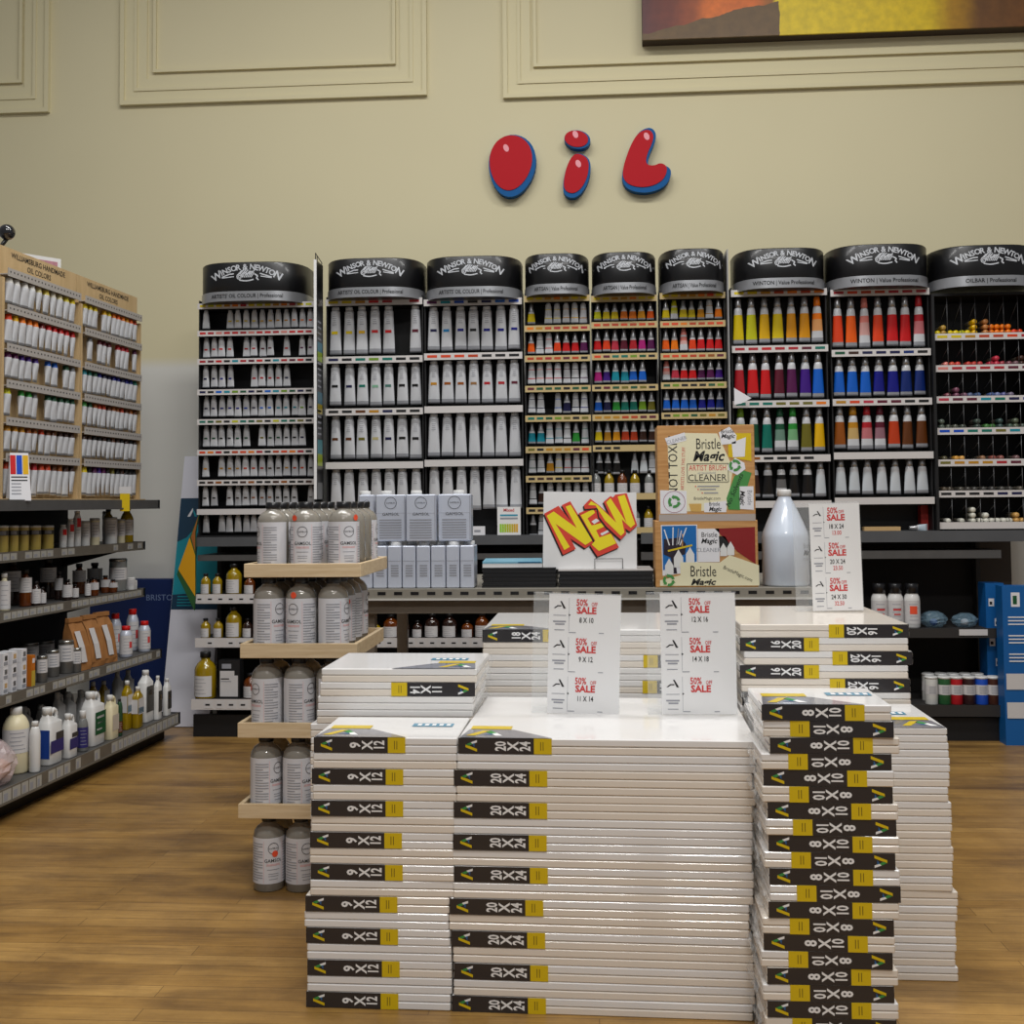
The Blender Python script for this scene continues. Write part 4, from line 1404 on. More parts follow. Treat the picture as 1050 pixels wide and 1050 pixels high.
def make_box(name, label, cat, loc, w, d, h, m, rz=0.0, group=None, panels=(), ch=0.0):
    """a carton or printed tin: front face panels as (x0, x1, z0, z1, material) in fractions"""
    o = thing(name, label, cat, loc, rz, group)
    MB().box(-w / 2, w / 2, 0, d, 0, h, m, ch=ch).build('carton' if 'tin' not in name else 'tin_body', o)
    if panels:
        mb = MB()
        for i, (a, b, e, f, mm) in enumerate(panels):
            y = -0.0006 - 0.0002 * i
            mb.add([(-w / 2 + a * w, y, e * h), (-w / 2 + b * w, y, e * h), (-w / 2 + b * w, y, f * h), (-w / 2 + a * w, y, f * h)], [(0, 1, 2, 3)], mm)
        mb.build('printing', o)
    return o


def lip_labels(mb, x0, x1, y, z0, z1, n, rnd, m=None):
    """small price labels along a shelf edge"""
    w = (x1 - x0) / n
    for i in range(n):
        if rnd.random() < .85:
            a = x0 + w * (i + .1)
            mb.box(a, a + w * .75, y - 0.0008, y, z0, z1, m or LBL)
            mb.box(a + w * .12, a + w * .5, y - 0.0014, y - 0.0008, z0 + (z1 - z0) * .4, z0 + (z1 - z0) * .65, INK)


YK = PZ(225, 757, 0).y
YB = YT + 0.12


def wall_unit(label, pxl, pxr, shelves, ledges, ext=0.0):
    X0, X1 = P(pxl, 700, YK).x, P(pxr, 700, YK).x
    w = X1 - X0
    o = thing('wall_shelving', label, 'shelving', (X0, YK, 0))
    dep = YB + 0.2 - YK
    top = P((pxl + pxr) / 2, ledges[0][0], YK).z
    MB().box(0, w, dep - 0.02, dep, 0.0, top, DARKIN).build('back_panel', o)
    for a in (0.0, w - 0.02):
        MB().box(a, a + 0.02, dep - 0.08, dep - 0.02, 0, top, DKMET).build('upright', o)
    MB().box(0, w, 0.03, 0.05, 0, 0.1, RACKBLK).build('kick_plate', o)
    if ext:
        MB().box(w, w + ext, dep - 0.02, dep, 0.0, top, mat('wall_shade_grey_brown', (74, 68, 62), .8)).build('back_panel', o)  # added panel: shade of the wall beside the unit, put into its colour
    rnd = random.Random(pxl)
    out = []
    for y, hpx, yoff, m, n in shelves:
        z = P((pxl + pxr) / 2, y, YK + yoff).z
        hh = hpx / 231.0
        s = MB().box(0.002, w - 0.002, yoff + 0.004, dep - 0.02, z - 0.012, z + 0.0, DKMET).build('shelf', o)
        st = MB().box(0, w, yoff, yoff + 0.004, z - hh, z + 0.006, m)
        if n:
            lip_labels(st, 0.0, w, yoff, z - hh * .85, z - hh * .1, n, rnd)
        st.build('price_strip' if n else 'shelf_lip', s)
        out.append(z)
    for y, hpx, yoff, m in ledges:
        z = P((pxl + pxr) / 2, y, YK + yoff).z
        MB().box(0, w + (ext if hpx > 8.5 else 0), yoff, dep - 0.1, z - hpx / 225.0, z, m).build('ledge', o)
    return o, out


LEDGE = mat('grey_ledge', (88, 90, 93), 0.5, metal=0.2, noise=0.08, nscale=9)
_, z1_ = wall_unit('long wall shelving unit of medium bottles under the leftmost racks', 196, 640,
                   [(610, 8.5, 0.05, STRIP, 40), (655.5, 8.5, 0.05, STRIP, 40), (719, 9.5, 0.0, STRIP, 36)],
                   [(549.5, 9.5, 0.06, LEDGE), (568, 6, 0.08, GREYMET)])
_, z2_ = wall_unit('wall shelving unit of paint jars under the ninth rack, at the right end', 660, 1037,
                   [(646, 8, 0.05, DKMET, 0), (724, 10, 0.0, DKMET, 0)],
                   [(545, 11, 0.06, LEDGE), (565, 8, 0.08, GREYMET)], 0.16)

bi = [0]


def wb(px, wpx, ytop, z, Y, glass, cap, label, lab=(0.06, 0.5), rz=0.2, group='medium bottles on the wall shelves', **k):
    sc = SC / proj(P(px, 600, Y))[2]
    r = wpx / 2 / sc
    p = P(px, 600, Y)
    h = P(px, ytop, Y).z - z
    return make_bottle('medium_bottle', label, 'bottle', (p.x, Y, z), r, h, glass, cap, lab, rz, group, **k)


YS = YK + 0.05 + 0.05
specs = [
    (0, [(211, 10, 588, YELOIL), (223, 10, 588, YELOIL), (240, 16, 578, YELOIL), (256, 11, 590, AMBER)], 'top'),
    (1, [(211, 10, 634, YELOIL), (224, 10, 634, YELOIL), (240, 16, 622, YELOIL), (254, 10, 634, DARKGL), (386, 9, 638, YELOIL), (401, 16, 630, AMBER), (415, 10.5, 636, DARKGL), (428, 10.5, 636, DARKGL),
         (443, 15, 629, DARKGL), (461, 15, 629, DARKGL), (479, 12, 636, AMBER), (494, 14, 628, AMBER)], 'middle'),
    (2, [(211, 22, 668, YELOIL), (257, 14, 690, AMBER)], 'bottom')]
for k, row, nm in specs:
    for i, (px, wpx, yt, g) in enumerate(row):
        wb(px, wpx, yt, z1_[k] + 0.001, (YS if k < 2 else YK + 0.06), g, BLACK,
           '%s medium bottle, %s from the left on the %s shelf under the racks' % ({'yellow_oil_in_glass': 'yellow', 'amber_glass': 'amber', 'dark_brown_glass': 'dark brown'}[g.name], ORD[i], nm), rz=-.25, span=1.15)
p = P(235, 700, YK + .04)
make_box('solvent_tin', 'black and silver tin with a white label beside the big yellow bottle', 'tin', (p.x, YK + .04, z1_[2] + .001), 22 / 228, .06, 40 / 228, mat('dark_tin', (50, 50, 52), .3, metal=.5), 0, None,
         [(.06, .92, .06, .6, LBL), (.06, .75, .6, .72, LBL), (.15, .6, .78, .9, GREYINK), (.1, .5, .5, .53, INK), (.1, .6, .44, .46, GREYINK)])
# bottles in the foot of the fifth rack
zf = [P(640, y, YT - .045).z + 0.0145 for y in (509, 544)]
for r, row in enumerate(([(612.5, 10), (626, 10), (639.5, 10), (652.5, 10), (667, 9)], [(652.5, 9), (666, 9)])):
    for i, (px, wpx) in enumerate(row):
        wb(px, wpx, (482, 519)[r], zf[r] - 0.022 + 0.0085, YT, (CLEARJ, YELOIL, AMBER, YELOIL, CLEARJ)[i], BLACK, 'small medium bottle, %s on the %s shelf at the foot of the fifth rack' % (ORD[i], ('upper', 'lower')[r]), rz=0)

# ------------------------------------------------------------------ slotted deck in front
YD = 3.90
zd = P(600, 603.5, YD).z
X0, X1 = P(366, 610, YD).x, P(834, 610, YD).x
w = X1 - X0
dk = thing('display_counter', 'beige slotted metal counter shelf carrying tins, pads and wooden boxes', 'counter', (X0, YD, 0))
MB().box(0, w, 0.003, 0.80, zd - 0.012, zd, LIPMET).build('deck', dk)
fl = MB().box(0, w, 0, 0.003, zd - 0.033, zd, LIPMET)
ns = 27
for i in range(ns):
    x = w * (i + .5) / ns
    fl.box(x - 0.014, x + 0.014, -0.0006, 0, zd - 0.02, zd - 0.009, BLACK)
fl.build('slotted_edge', dk)
MB().box(0, w, -0.004, -0.0005, zd - 0.038, zd - 0.032, mat('pale_edge', (206, 204, 198), .4)).build('edge_trim', dk)
MB().box(0.01, w - 0.01, 0.03, 0.05, zd - 0.085, zd - 0.0125, mat('brown_grey_rail', (126, 116, 104), 0.5, noise=.08)).build('front_rail', dk)
for x in (0.01, w - 0.05):
    for y in (0.06, 0.74):
        MB().box(x, x + 0.04, y, y + 0.04, 0, zd - 0.0125, mat('brown_grey_rail', (126, 116, 104))).build('leg', dk)
for i in range(3):
    pass
# tins
SCD = SC / proj(P(430, 580, YD + .03))[2]
edges = [367.5, 382, 397, 412, 426.5, 441.5, 457, 471.5, 486.5]
hb_ = P(430, 560, YD + .03).z - zd
yt_ = YD + 0.03
capw = MB().lathe([(0.019, 0), (0.0195, 0.002), (0.0195, 0.012), (0.018, 0.014)], HDPE, 16).mesh('cap')
for i in range(len(edges) - 1):
    a, b = P(edges[i] + .5, 590, yt_).x, P(edges[i + 1] - .5, 590, yt_).x
    o = make_box('spirit_tin', 'pale blue spirit tin end-on, %s from the left in the lower row on the counter' % ORD[i], 'tin', ((a + b) / 2, yt_, zd + .001), b - a, 0.115, hb_, TINW, 0, 'spirit tins end-on in the lower row',
                 [(.25, .8, .28 + .06 * q, .31 + .06 * q, GREYINK) for q in range(5)] + [(.03, .97, .64, .65, GREYINK)], ch=0.003)
    link('cap', capw, o, (0, 0.04 + 0.035 * (i % 2), hb_))
zt_ = zd + hb_ + 0.0165
for i, (xl, xr, yo) in enumerate([(368, 384, .05), (385.5, 416, .02), (416.5, 447, 0.0), (449.5, 483, .02)]):
    yy = yt_ + yo
    a, b = P(xl, 550, yy).x, P(xr, 550, yy).x
    h = P(430, 507, yy).z - zt_
    o = make_box('spirit_tin', 'pale blue spirit tin facing front, %s in the upper row on the counter' % ORD[i], 'tin', ((a + b) / 2, yy, zt_), b - a, 0.07, h, TINW, 0, 'spirit tins facing front in the upper row',
                 [(.12, .86, .06 + .055 * q, .085 + .055 * q, GREYINK) for q in range(8)] + [(.03, .97, .6, .605, GREYINK), (.965, .985, .02, .98, GREYINK)], ch=0.003)
    t = MB()
    wd = b - a
    ring_pts(t, 0.0, h * .82, wd * .2, wd * .185, INK, lambda v: Vector((v.x, -0.0012, v.z)))
    t.text('GAMBLIN', INK, wd * .07, 0, lambda v, h=h: Vector((v.x, -0.0012, v.z + h * .82)))
    t.text('GAMSOL', INK, wd * .13, 0.0, lambda v, h=h: Vector((v.x, -0.0012, v.z + h * .58)), sx=1.1)
    t.build('lettering', o)
    link('cap', capw, o, (-wd * .2 if i != 3 else wd * .1, 0.035, h))
# pads
padw, padc = mat('black_pad_cover', (28, 28, 31), .5, coat=.2), mat('grey_pad_pages', (150, 150, 152), .8)


def pad(label, xl, xr, Y, z, d, t, group, cover=None):
    a, b = P(xl, 590, Y).x, P(xr, 590, Y).x
    o = thing('drawing_pad', label, 'pad', ((a + b) / 2, Y, z), random.uniform(-.01, .01), group)
    w_ = b - a
    MB().box(-w_ / 2, w_ / 2, 0, d, 0, t * .3, padw).build('back_cover', o)
    MB().box(-w_ / 2 + .002, w_ / 2 - .002, .002, d - .002, t * .3, t * .7, mat('black_pages', (34, 34, 36), .7)).build('pages', o)
    MB().box(-w_ / 2, w_ / 2, 0, d, t * .7, t, cover or padw).build('front_cover', o)
    return o


tp = 0.0135
for i in range(5):
    pad('black drawing pad, %s of the pile beside the spirit tins' % nth(4 - i, 5), 494 + (i % 2), 570, YD + .05, zd + .001 + i * tp, .3, tp - .0008, 'black pads beside the tins')
for i in range(4):
    pad('black drawing pad, %s of the pile under the comic sign' % nth(3 - i, 4), 573.5 - (i % 2), 670, YD + .05, zd + .001 + i * (tp + .0015), .22, tp + .0007, 'black pads under the comic sign', mat('pale_pad_cover', (190, 186, 184), .5) if i == 3 else None)
zpl, zpr = zd + .001 + 5 * tp, zd + .001 + 4 * (tp + .0015)
a, b = P(495, 590, YD + .06).x, P(556, 590, YD + .06).x
o = thing('sketch_pad', 'pale blue and white sketch pad lying askew on the black pads', 'pad', ((a + b) / 2, YD + .06, zpl), .05)
MB().box(-(b - a) / 2, (b - a) / 2, 0, .25, 0, .014, WHITE).build('pages', o)
cv = MB().box(-(b - a) / 2, (b - a) / 2, -.001, .251, .0142, .02, mat('sky_blue_cover', (120, 176, 200), .4))
cv.box(0.02, (b - a) / 2 - .004, -.0018, -.001, .015, .019, mat('deep_blue_band', (20, 92, 130), .4))
cv.build('front_cover', o)
# NEW card
YN = YD + 0.08
Q = lambda x, y: (540 + x / 7.5, 490 + y / 7.5)
o0 = P(605, 577, YN)
nc = thing('comic_sign', 'white card with tilted yellow and red comic lettering reading NEW', 'sign', (o0.x, YN, zpr))
loc = lambda px, py: ((P(px, py, YN) - o0).x, (P(px, py, YN) - o0).z + (o0.z - zpr))
c_ = [loc(556.5, 577.3), loc(653, 576.5), loc(652.5, 505), loc(557.5, 504)]
c_[0] = (c_[0][0], 0.0); c_[1] = (c_[1][0], 0.0)
cd = MB().poly(c_, WHITE, 0.004).build('card', nc)
red_ = mat('comic_red', (222, 70, 54), .5)
yel_ = mat('comic_yellow', (244, 226, 40), .5)
polys = [('N', [(135, 275), (245, 215), (345, 340), (270, 210), (335, 180), (525, 492), (450, 542), (335, 465), (378, 545), (280, 592)],
          [(155, 292), (208, 258), (385, 386), (300, 222), (338, 207), (505, 482), (452, 516), (222, 352), (332, 530), (290, 555)]),
         ('E', [(400, 272), (520, 222), (562, 300), (600, 340), (640, 400), (710, 535), (545, 605), (488, 520), (525, 490)],
          [(416, 288), (512, 240), (526, 268), (468, 312), (500, 366), (590, 344), (608, 370), (534, 402), (560, 458), (648, 428), (690, 502), (556, 562), (500, 512), (528, 482)]),
         ('W', [(440, 212), (490, 160), (562, 215), (642, 292), (592, 184), (645, 140), (668, 152), (680, 130), (770, 118), (850, 365), (795, 414), (758, 388), (766, 430), (725, 476), (612, 372), (558, 300), (545, 232), (448, 240)],
          [(474, 208), (496, 180), (545, 207), (690, 345), (612, 188), (645, 156), (768, 345), (700, 144), (754, 130), (834, 355), (800, 384), (732, 318), (752, 420), (725, 446), (602, 326), (562, 262), (530, 212)])]
for i, (nm, rp, yp) in enumerate(polys):
    L_ = MB()
    y0 = -.0012 - i * .0012
    tq = lambda d: (lambda v: Vector((v.x, v.y + d, v.z)))
    L_.poly([loc(*Q(x - 9, y + 12)) for x, y in rp], INK, 0, T=tq(y0 + .0003))
    L_.poly([loc(*Q(x, y)) for x, y in rp], red_, 0, T=tq(y0))
    L_.poly([loc(*Q(x, y)) for x, y in yp], yel_, 0, T=tq(y0 - .0004))
    if nm == 'E':
        for h_ in ([(498, 336), (535, 312), (560, 330), (520, 355)], [(566, 428), (622, 402), (634, 416), (578, 444)]):
            L_.poly([loc(*Q(x, y)) for x, y in h_], WHITE, 0, T=tq(y0 - .0006))
    L_.build('comic_letter', cd)
we = MB()
for sx in (524, 738):
    x_, z_ = loc(*Q(sx, 650))
    we.tube([(x_, -.012, 0.002), (x_, -.008, .035)], .0012, INK, 6)
    we.tube([(x_, -.012, 0.002), (x_, .05, .002)], .0012, INK, 6)
we.tube([(loc(*Q(524, 600))[0], -.008, .035), (loc(*Q(738, 600))[0], -.008, .035)], .0012, INK, 6)
we.build('wire_easel', nc)

# wooden cleaner boxes
YX = YD + 0.03
RECYC = mat('recycling_green', (70, 140, 70), .55)
CREAML = mat('cream_label', (228, 222, 188), .55)


def wood_box(label, xl, xr, yt, yb, z):
    a, b = P(xl, yb, YX).x, P(xr, yb, YX).x
    h = P((xl + xr) / 2, yt, YX).z - z
    o = thing('wooden_box', label, 'box', (a, YX, z))
    MB().box(0, b - a, 0.0, 0.14, 0, h, WOODOAK, ch=.002).build('oak_case', o)
    px = lambda x, y: ((x - xl) / (xr - xl) * (b - a), (yb - y) / (yb - yt) * h)
    return o, px, b - a, h


def recycle(mb, c, r, y):
    for k in range(3):
        t0 = k * 2 * PI / 3 + .25
        vs = []
        for i in range(7):
            t = t0 + 1.45 * i / 6
            for q in (r * .55, r):
                vs.append((c[0] + q * math.cos(t), y, c[1] + q * math.sin(t)))
        mb.add(vs, [(2 * i, 2 * i + 1, 2 * i + 3, 2 * i + 2) for i in range(6)], RECYC)
        t = t0 + 1.45
        mb.add([(c[0] + r * .4 * math.cos(t), y, c[1] + r * .4 * math.sin(t)), (c[0] + r * 1.2 * math.cos(t), y, c[1] + r * 1.2 * math.sin(t)), (c[0] + r * .8 * math.cos(t + .45), y, c[1] + r * .8 * math.sin(t + .45))], [(0, 1, 2)], RECYC)


ob2, q2, wB, hB = wood_box('lower oak box of the stacked brush cleaner pair, with brush photographs', 672.5, 778, 533.5, 601, zd + .001)
zB2 = zd + .001 + hB
ob1, q1, wA, hA = wood_box('upper oak box of the stacked brush cleaner pair, with green recycling marks', 675, 775, 436, 533.5, zB2)
C1 = lambda x, y: q1(670 + x / 9.545, 430 + y / 9.545)
C2 = lambda x, y: q2(670 + x / 8.75, 530 + y / 8.75)


def sheet(parent, name, pts, m, lvl, C):
    return MB().poly([C(x, y) for x, y in pts], m, 0.0003).build(name, parent, (0, -0.0004 - .0004 * lvl, 0))


def words(parent, C, items, lvl):
    mb = MB()
    for t, x, y, cap, m, rot, sx, bold, shear in items:
        c = C(x, y)
        s_ = abs(C(x, y + cap)[1] - c[1]) / .62
        mb.text(t, m, s_, bold, TR(c[0], -0.0004 - .0004 * lvl - .0003, c[1], rot), sx=sx, shear=shear)
    return mb.build('lettering', parent)


l1 = sheet(ob1, 'cream_label', [(150, 175), (330, 130), (640, 140), (790, 480), (720, 890), (300, 900), (160, 690)], CREAML, 0, C1)
for pts, m, lv in (([(125, 180), (320, 125), (335, 205), (150, 250)], CARD, 1), ([(655, 130), (760, 75), (830, 160), (820, 240), (680, 250)], CARD, 2), ([(745, 140), (970, 140), (970, 415), (745, 370)], YEL, 1), ([(780, 230), (920, 180), (905, 370), (790, 375)], CARD, 2),
                   ([(720, 775), (800, 560), (895, 505), (970, 530), (850, 890), (735, 885)], RECYC, 1), ([(850, 660), (985, 660), (985, 890), (850, 880)], CARD, 2), ([(70, 690), (330, 700), (330, 920), (70, 920)], CARD, 1),
                   ([(350, 825), (475, 825), (470, 905), (370, 900)], mat('tan_patch', (206, 166, 90), .5), 1), ([(500, 820), (720, 800), (715, 910), (500, 910)], CARD, 1), ([(740, 450), (810, 380), (900, 430), (910, 490), (830, 550), (740, 500)], CARD, 2),
                   ([(55, 928), (1000, 928), (1000, 995), (55, 995)], mat('clear_tray_lip', (176, 166, 160), .15, coat=1.0), 0)):
    sheet(ob1, 'label_cutting', pts, m, lv, C1)
fm = MB()
for q in ((338, 432, 745, 437), (338, 612, 745, 617), (338, 432, 343, 617), (740, 432, 745, 617)):
    (xa, za), (xb, zb_) = C1(q[0], q[1]), C1(q[2], q[3])
    fm.box(min(xa, xb), max(xa, xb), -.0007, -.0004, min(za, zb_), max(za, zb_), INK)
fm.build('rule_frame', l1)
words(ob1, C1, [('Bristle', 550, 245, 95, INK, 0, .62, 0, 0), ('Magic', 545, 365, 85, INK, 0, .95, .03, .3), ('ARTIST BRUSH', 540, 478, 48, REDINK, 0, .72, 0, 0), ('or household', 530, 525, 20, GREYINK, 0, 1, 0, 0), ('CLEANER', 535, 575, 58, INK, 0, .95, 0, 0),
                ('NOT TOXIC', 205, 450, 78, INK, PI / 2, .85, 0, 0), ('ARTISTS LOVE THIS STUFF', 300, 480, 28, REDINK, PI / 2 - .05, .8, 0, 0), ('BristleMagic.com', 530, 775, 26, INK, 0, .9, 0, 0)], 0)
words(ob1, C1, [('CLEANER', 240, 200, 30, GREYINK, .25, 1, 0, 0), ('Bristle', 600, 830, 34, INK, 0, .75, 0, 0), ('Magic', 605, 880, 36, INK, 0, .9, .02, .3)], 1)
words(ob1, C1, [('Bristle', 740, 122, 34, INK, .02, .9, 0, 0), ('Magic', 742, 168, 36, INK, 0, 1, .02, .3), ('Magic', 875, 770, 40, INK, -PI / 2, .95, .02, .3), ('Bristle', 945, 770, 40, GREYINK, -PI / 2, .9, 0, 0), ('No Solvents', 800, 700, 40, INK, 1.15, 1.1, 0, .3)], 2)
bl_ = MB()
for i, (x, y, wd) in enumerate(((545, 655, 220), (540, 685, 160), (570, 720, 140))):
    c = C1(x, y)
    bl_.box(c[0] - wd / 9.545 * .0016, c[0] + wd / 9.545 * .0016, -.0008, -.0004, c[1] - .002, c[1] + .002, GREYINK)
    bl_.box(c[0] - wd / 9.545 * .0016 - .008, c[0] - wd / 9.545 * .0016 - .004, -.0008, -.0004, c[1] - .002, c[1] + .002, REDINK)
bl_.build('small_print', l1)
rc = MB()
recycle(rc, C1(207, 805), .021, -.0014)
ring_pts(rc, C1(207, 805)[0], C1(207, 805)[1], .0355, .037, mat('plum_ring', (150, 70, 100), .5), lambda v: Vector((v.x, -.0014, v.z)))
recycle(rc, C1(808, 455), .02, -.0018)
rc.build('recycling_mark', ob1)

l2 = sheet(ob2, 'cream_label', [(245, 400), (600, 405), (690, 340), (950, 430), (950, 608), (60, 608), (60, 560), (245, 515)], CREAML, 2, C2)
for pts, m, lv in (([(75, 70), (402, 68), (402, 420), (245, 500), (85, 520)], CARD, 0), ([(84, 78), (394, 76), (394, 395), (90, 470)], mat('photo_blue', (20, 104, 176), .4), 1), ([(405, 105), (600, 105), (600, 400), (405, 400)], CARD, 1),
                   ([(560, 105), (920, 92), (920, 420), (760, 310)], mat('deep_red_print', (136, 30, 32), .4), 1), ([(595, 172), (650, 172), (690, 240), (660, 320), (600, 300)], INK, 1)):
    sheet(ob2, 'label_cutting', pts, m, lv, C2)
art = MB()


def bar(x0, y0, x1, y1, wd, m, lv):
    a, b = C2(x0, y0), C2(x1, y1)
    d = math.hypot(b[0] - a[0], b[1] - a[1]) or 1
    nx, nz = -(b[1] - a[1]) / d * wd, (b[0] - a[0]) / d * wd
    y = -.0004 - .0004 * lv - .0003
    art.add([(a[0] - nx, y, a[1] - nz), (b[0] - nx, y, b[1] - nz), (b[0] + nx, y, b[1] + nz), (a[0] + nx, y, a[1] + nz)], [(0, 1, 2, 3)], m)


for x0, y0, x1, y1, m in ((150, 250, 105, 110, WHITE), (180, 250, 185, 90, CARD), (215, 250, 235, 100, SILVER), (245, 250, 305, 95, CARD), (265, 260, 270, 150, WOODOAK), (230, 240, 260, 120, LBL)):
    bar(x0, y0, x1, y1, .0018, m, 1.1)
sheet(ob2, 'photo_jar', [(100, 195), (250, 180), (300, 240), (290, 330), (200, 360), (215, 500), (180, 500), (160, 360), (95, 330)], mat('photo_dark', (40, 30, 44), .4), 1.3, C2)
for x, y, s in ((145, 450, 1.0), (230, 380, 1.1), (335, 350, 1.0), (635, 300, .8), (700, 290, .85)):
    sheet(ob2, 'photo_bottle', [(x - 38 * s, y + 60 * s), (x - 38 * s, y - 20 * s), (x - 14 * s, y - 60 * s), (x, y - 85 * s), (x + 14 * s, y - 60 * s), (x + 38 * s, y - 20 * s), (x + 38 * s, y + 60 * s)], HDPE, 1.7, C2)
bar(135, 300, 355, 250, .003, YEL, 2)
art.build('printed_brushes', ob2)
words(ob2, C2, [('Bristle', 450, 485, 85, INK, 0, .66, 0, 0), ('Magic', 445, 578, 46, INK, 0, 1.25, .035, .3), ('BristleMagic.com', 760, 505, 28, INK, -.45, .9, 0, 0)], 2)
words(ob2, C2, [('Bristle', 510, 160, 38, INK, 0, .9, 0, 0), ('Magic', 505, 215, 38, INK, 0, 1, .02, .3), ('CLEANER', 500, 295, 32, GREYINK, 0, 1, 0, 0)], 1)
r2 = MB()
recycle(r2, C2(140, 560), .02, -.0022)
r2.build('recycling_mark', ob2)

# gallon jug
YJ = YD + 0.105
rj = (P(830, 580, YJ).x - P(782, 580, YJ).x) / 2
pj = P(806, 600, YJ)
hj = P(806, 502, YJ).z - zd - .001
jg = thing('cleaner_jug', 'large white plastic gallon jug standing beside the wooden boxes', 'jug', (pj.x, YJ, zd + .001))
MB().lathe([(rj * .94, 0), (rj, .02 * hj), (rj, .5 * hj), (rj * .985, .53 * hj), (rj * .95, .56 * hj), (rj * .8, .65 * hj), (rj * .6, .76 * hj), (rj * .4, .86 * hj), (rj * .29, .91 * hj), (rj * .27, .93 * hj)], mat('milky_plastic', (206, 216, 230), .28, coat=.5), 28).build('jug_body', jg)
MB().lathe([(rj * .28, .931 * hj), (rj * .3, .935 * hj), (rj * .3, .985 * hj), (rj * .27, hj)], HDPE, 20).build('cap', jg)
tj = MB()
Tj = wrap(rj + .0008)
tj.text('Bristle', GREYINK, .024, 0, lambda v: Tj(Vector((v.x + .078, 0, v.z + .135))), sx=.8)
tj.text('Magic', INK, .024, .05, lambda v: Tj(Vector((v.x + .082, 0, v.z + .112))), shear=.3)
tj.text('CLEANER', GREYINK, .014, 0, lambda v: Tj(Vector((v.x + .08, 0, v.z + .09))))
tj.build('lettering', jg)

# small things on the ledge of the left wall unit
zl_ = P(418, 549.5, YK + .06).z
a = P(522, 550, YK + .075)
nb = thing('display_card', 'small white card with lime green and yellow blocks on the ledge', 'card', (a.x, YK + .075, zl_ + .0005))
wc = 24 / 228
MB().box(-wc / 2, wc / 2, 0, .03, 0, 29 / 228, WHITE).build('card', nb)
cc = MB()
for q in range(8):
    x = -wc * .4 + q * wc * .1
    cc.add([(x, -.0006, .012), (x + wc * .085, -.0006, .012), (x + wc * .085, -.0006, .05), (x, -.0006, .05)], [(0, 1, 2, 3)], cmat((150 + 10 * q, 210 - 6 * q, 40)))
cc.text('Mixed', REDINK, .02, .02, TR(0, -.0006, .112))
for q, m in enumerate((mat('card_teal', (60, 150, 180), .5), GREYINK)):
    cc.add([(-wc * .38, -.0006, .085 - .014 * q), (wc * .38, -.0006, .085 - .014 * q), (wc * .38, -.0006, .093 - .014 * q), (-wc * .38, -.0006, .093 - .014 * q)], [(0, 1, 2, 3)], m)
cc.build('printing', nb)
a = P(490, 552, YK + .1)
make_box('small_carton', 'small white carton lying on the ledge beside the upper spirit tins', 'carton', (a.x, YK + .08, zl_ + .0005), 16 / 228, .05, 9 / 228, CARD, .1, None, [(.3, .7, .35, .6, GREYINK)])
# right-hand ledge and shelves
zr_ = P(850, 545, YK + .06).z
a = P(905, 546, YK + .1)
make_box('flat_carton', 'flat brown carton lying on the grey ledge under the eighth rack', 'carton', (a.x, YK + .1, zr_ + .0005), 36 / 228, .05, 4 / 228, CORK)
a = P(949, 530, YK + .16)
make_box('red_carton', 'narrow red carton upright under the eighth rack', 'carton', (a.x, YK + .16, zr_ + .0005), 9 / 226, .05, 25 / 226, mat('red_carton_board', (160, 34, 28), .5), 0, None, [(.88, 1, 0, 1, CARD)])
pt = P(949, 548, YK + .1)
tm = tube_mesh('silver', (190, 205, 215), .035, .08)
ot = tag(link('paint_tube', tm, None, (pt.x + .01, YK + .1, zr_ + .0125)), 'pale paint tube lying on its side on the ledge beside the red carton', 'paint tube')
ot.rotation_euler = (0, PI / 2, PI)
for i, px in enumerate((901, 917.5, 934.5)):
    wb(px, 16, 598, z2_[0] + .001, YK + .13, HDPE, BLACK, '%s of three white bottles with black caps on the dark right shelf' % ('left', 'middle', 'right')[i], lab=(.1, .62), rz=0, group='white bottles with black caps', shoulder=.74, neck=.7, capz=.78,
       labm=LBL, prints=((REDINK, .4, .44, -.5, .5), (REDINK, .3, .33, -.4, .4)) if i < 2 else ((mat('orange_dot_sticker', (236, 84, 50)), .32, .5, -.5, .4),))
PLAS = mat('bluish_plastic_film', (130, 160, 178), .2, alpha=.45, coat=.8)


def crumple(name, label, cat, loc, sx, sy, sz, m, seed, inner=None):
    rnd = random.Random(seed)
    o = thing(name, label, cat, loc)
    mb = MB()
    n, k = 18, 9
    rings = []
    for j in range(k + 1):
        t = j / k
        rr = math.sin(PI * (0.12 + .83 * t)) ** .6
        rings.append([(sx / 2 * rr * math.cos(2 * PI * i / n) * rnd.uniform(.82, 1.08), sy / 2 * rr * math.sin(2 * PI * i / n) * rnd.uniform(.85, 1.05), sz * max(0, t + rnd.uniform(-.03, .05) * (0 < j < k))) for i in range(n)])
    mb.loft(rings, m, False)
    mb.build('film', o)
    if inner:
        for q, (x, y, z, r, mm) in enumerate(inner):
            MB().lathe([(r * math.sin(PI * a_ / 8) + .0005, r * (1 - math.cos(PI * a_ / 8)) * .9) for a_ in range(9)], mm, 12, (x, y, z)).build('contents', o)
    return o


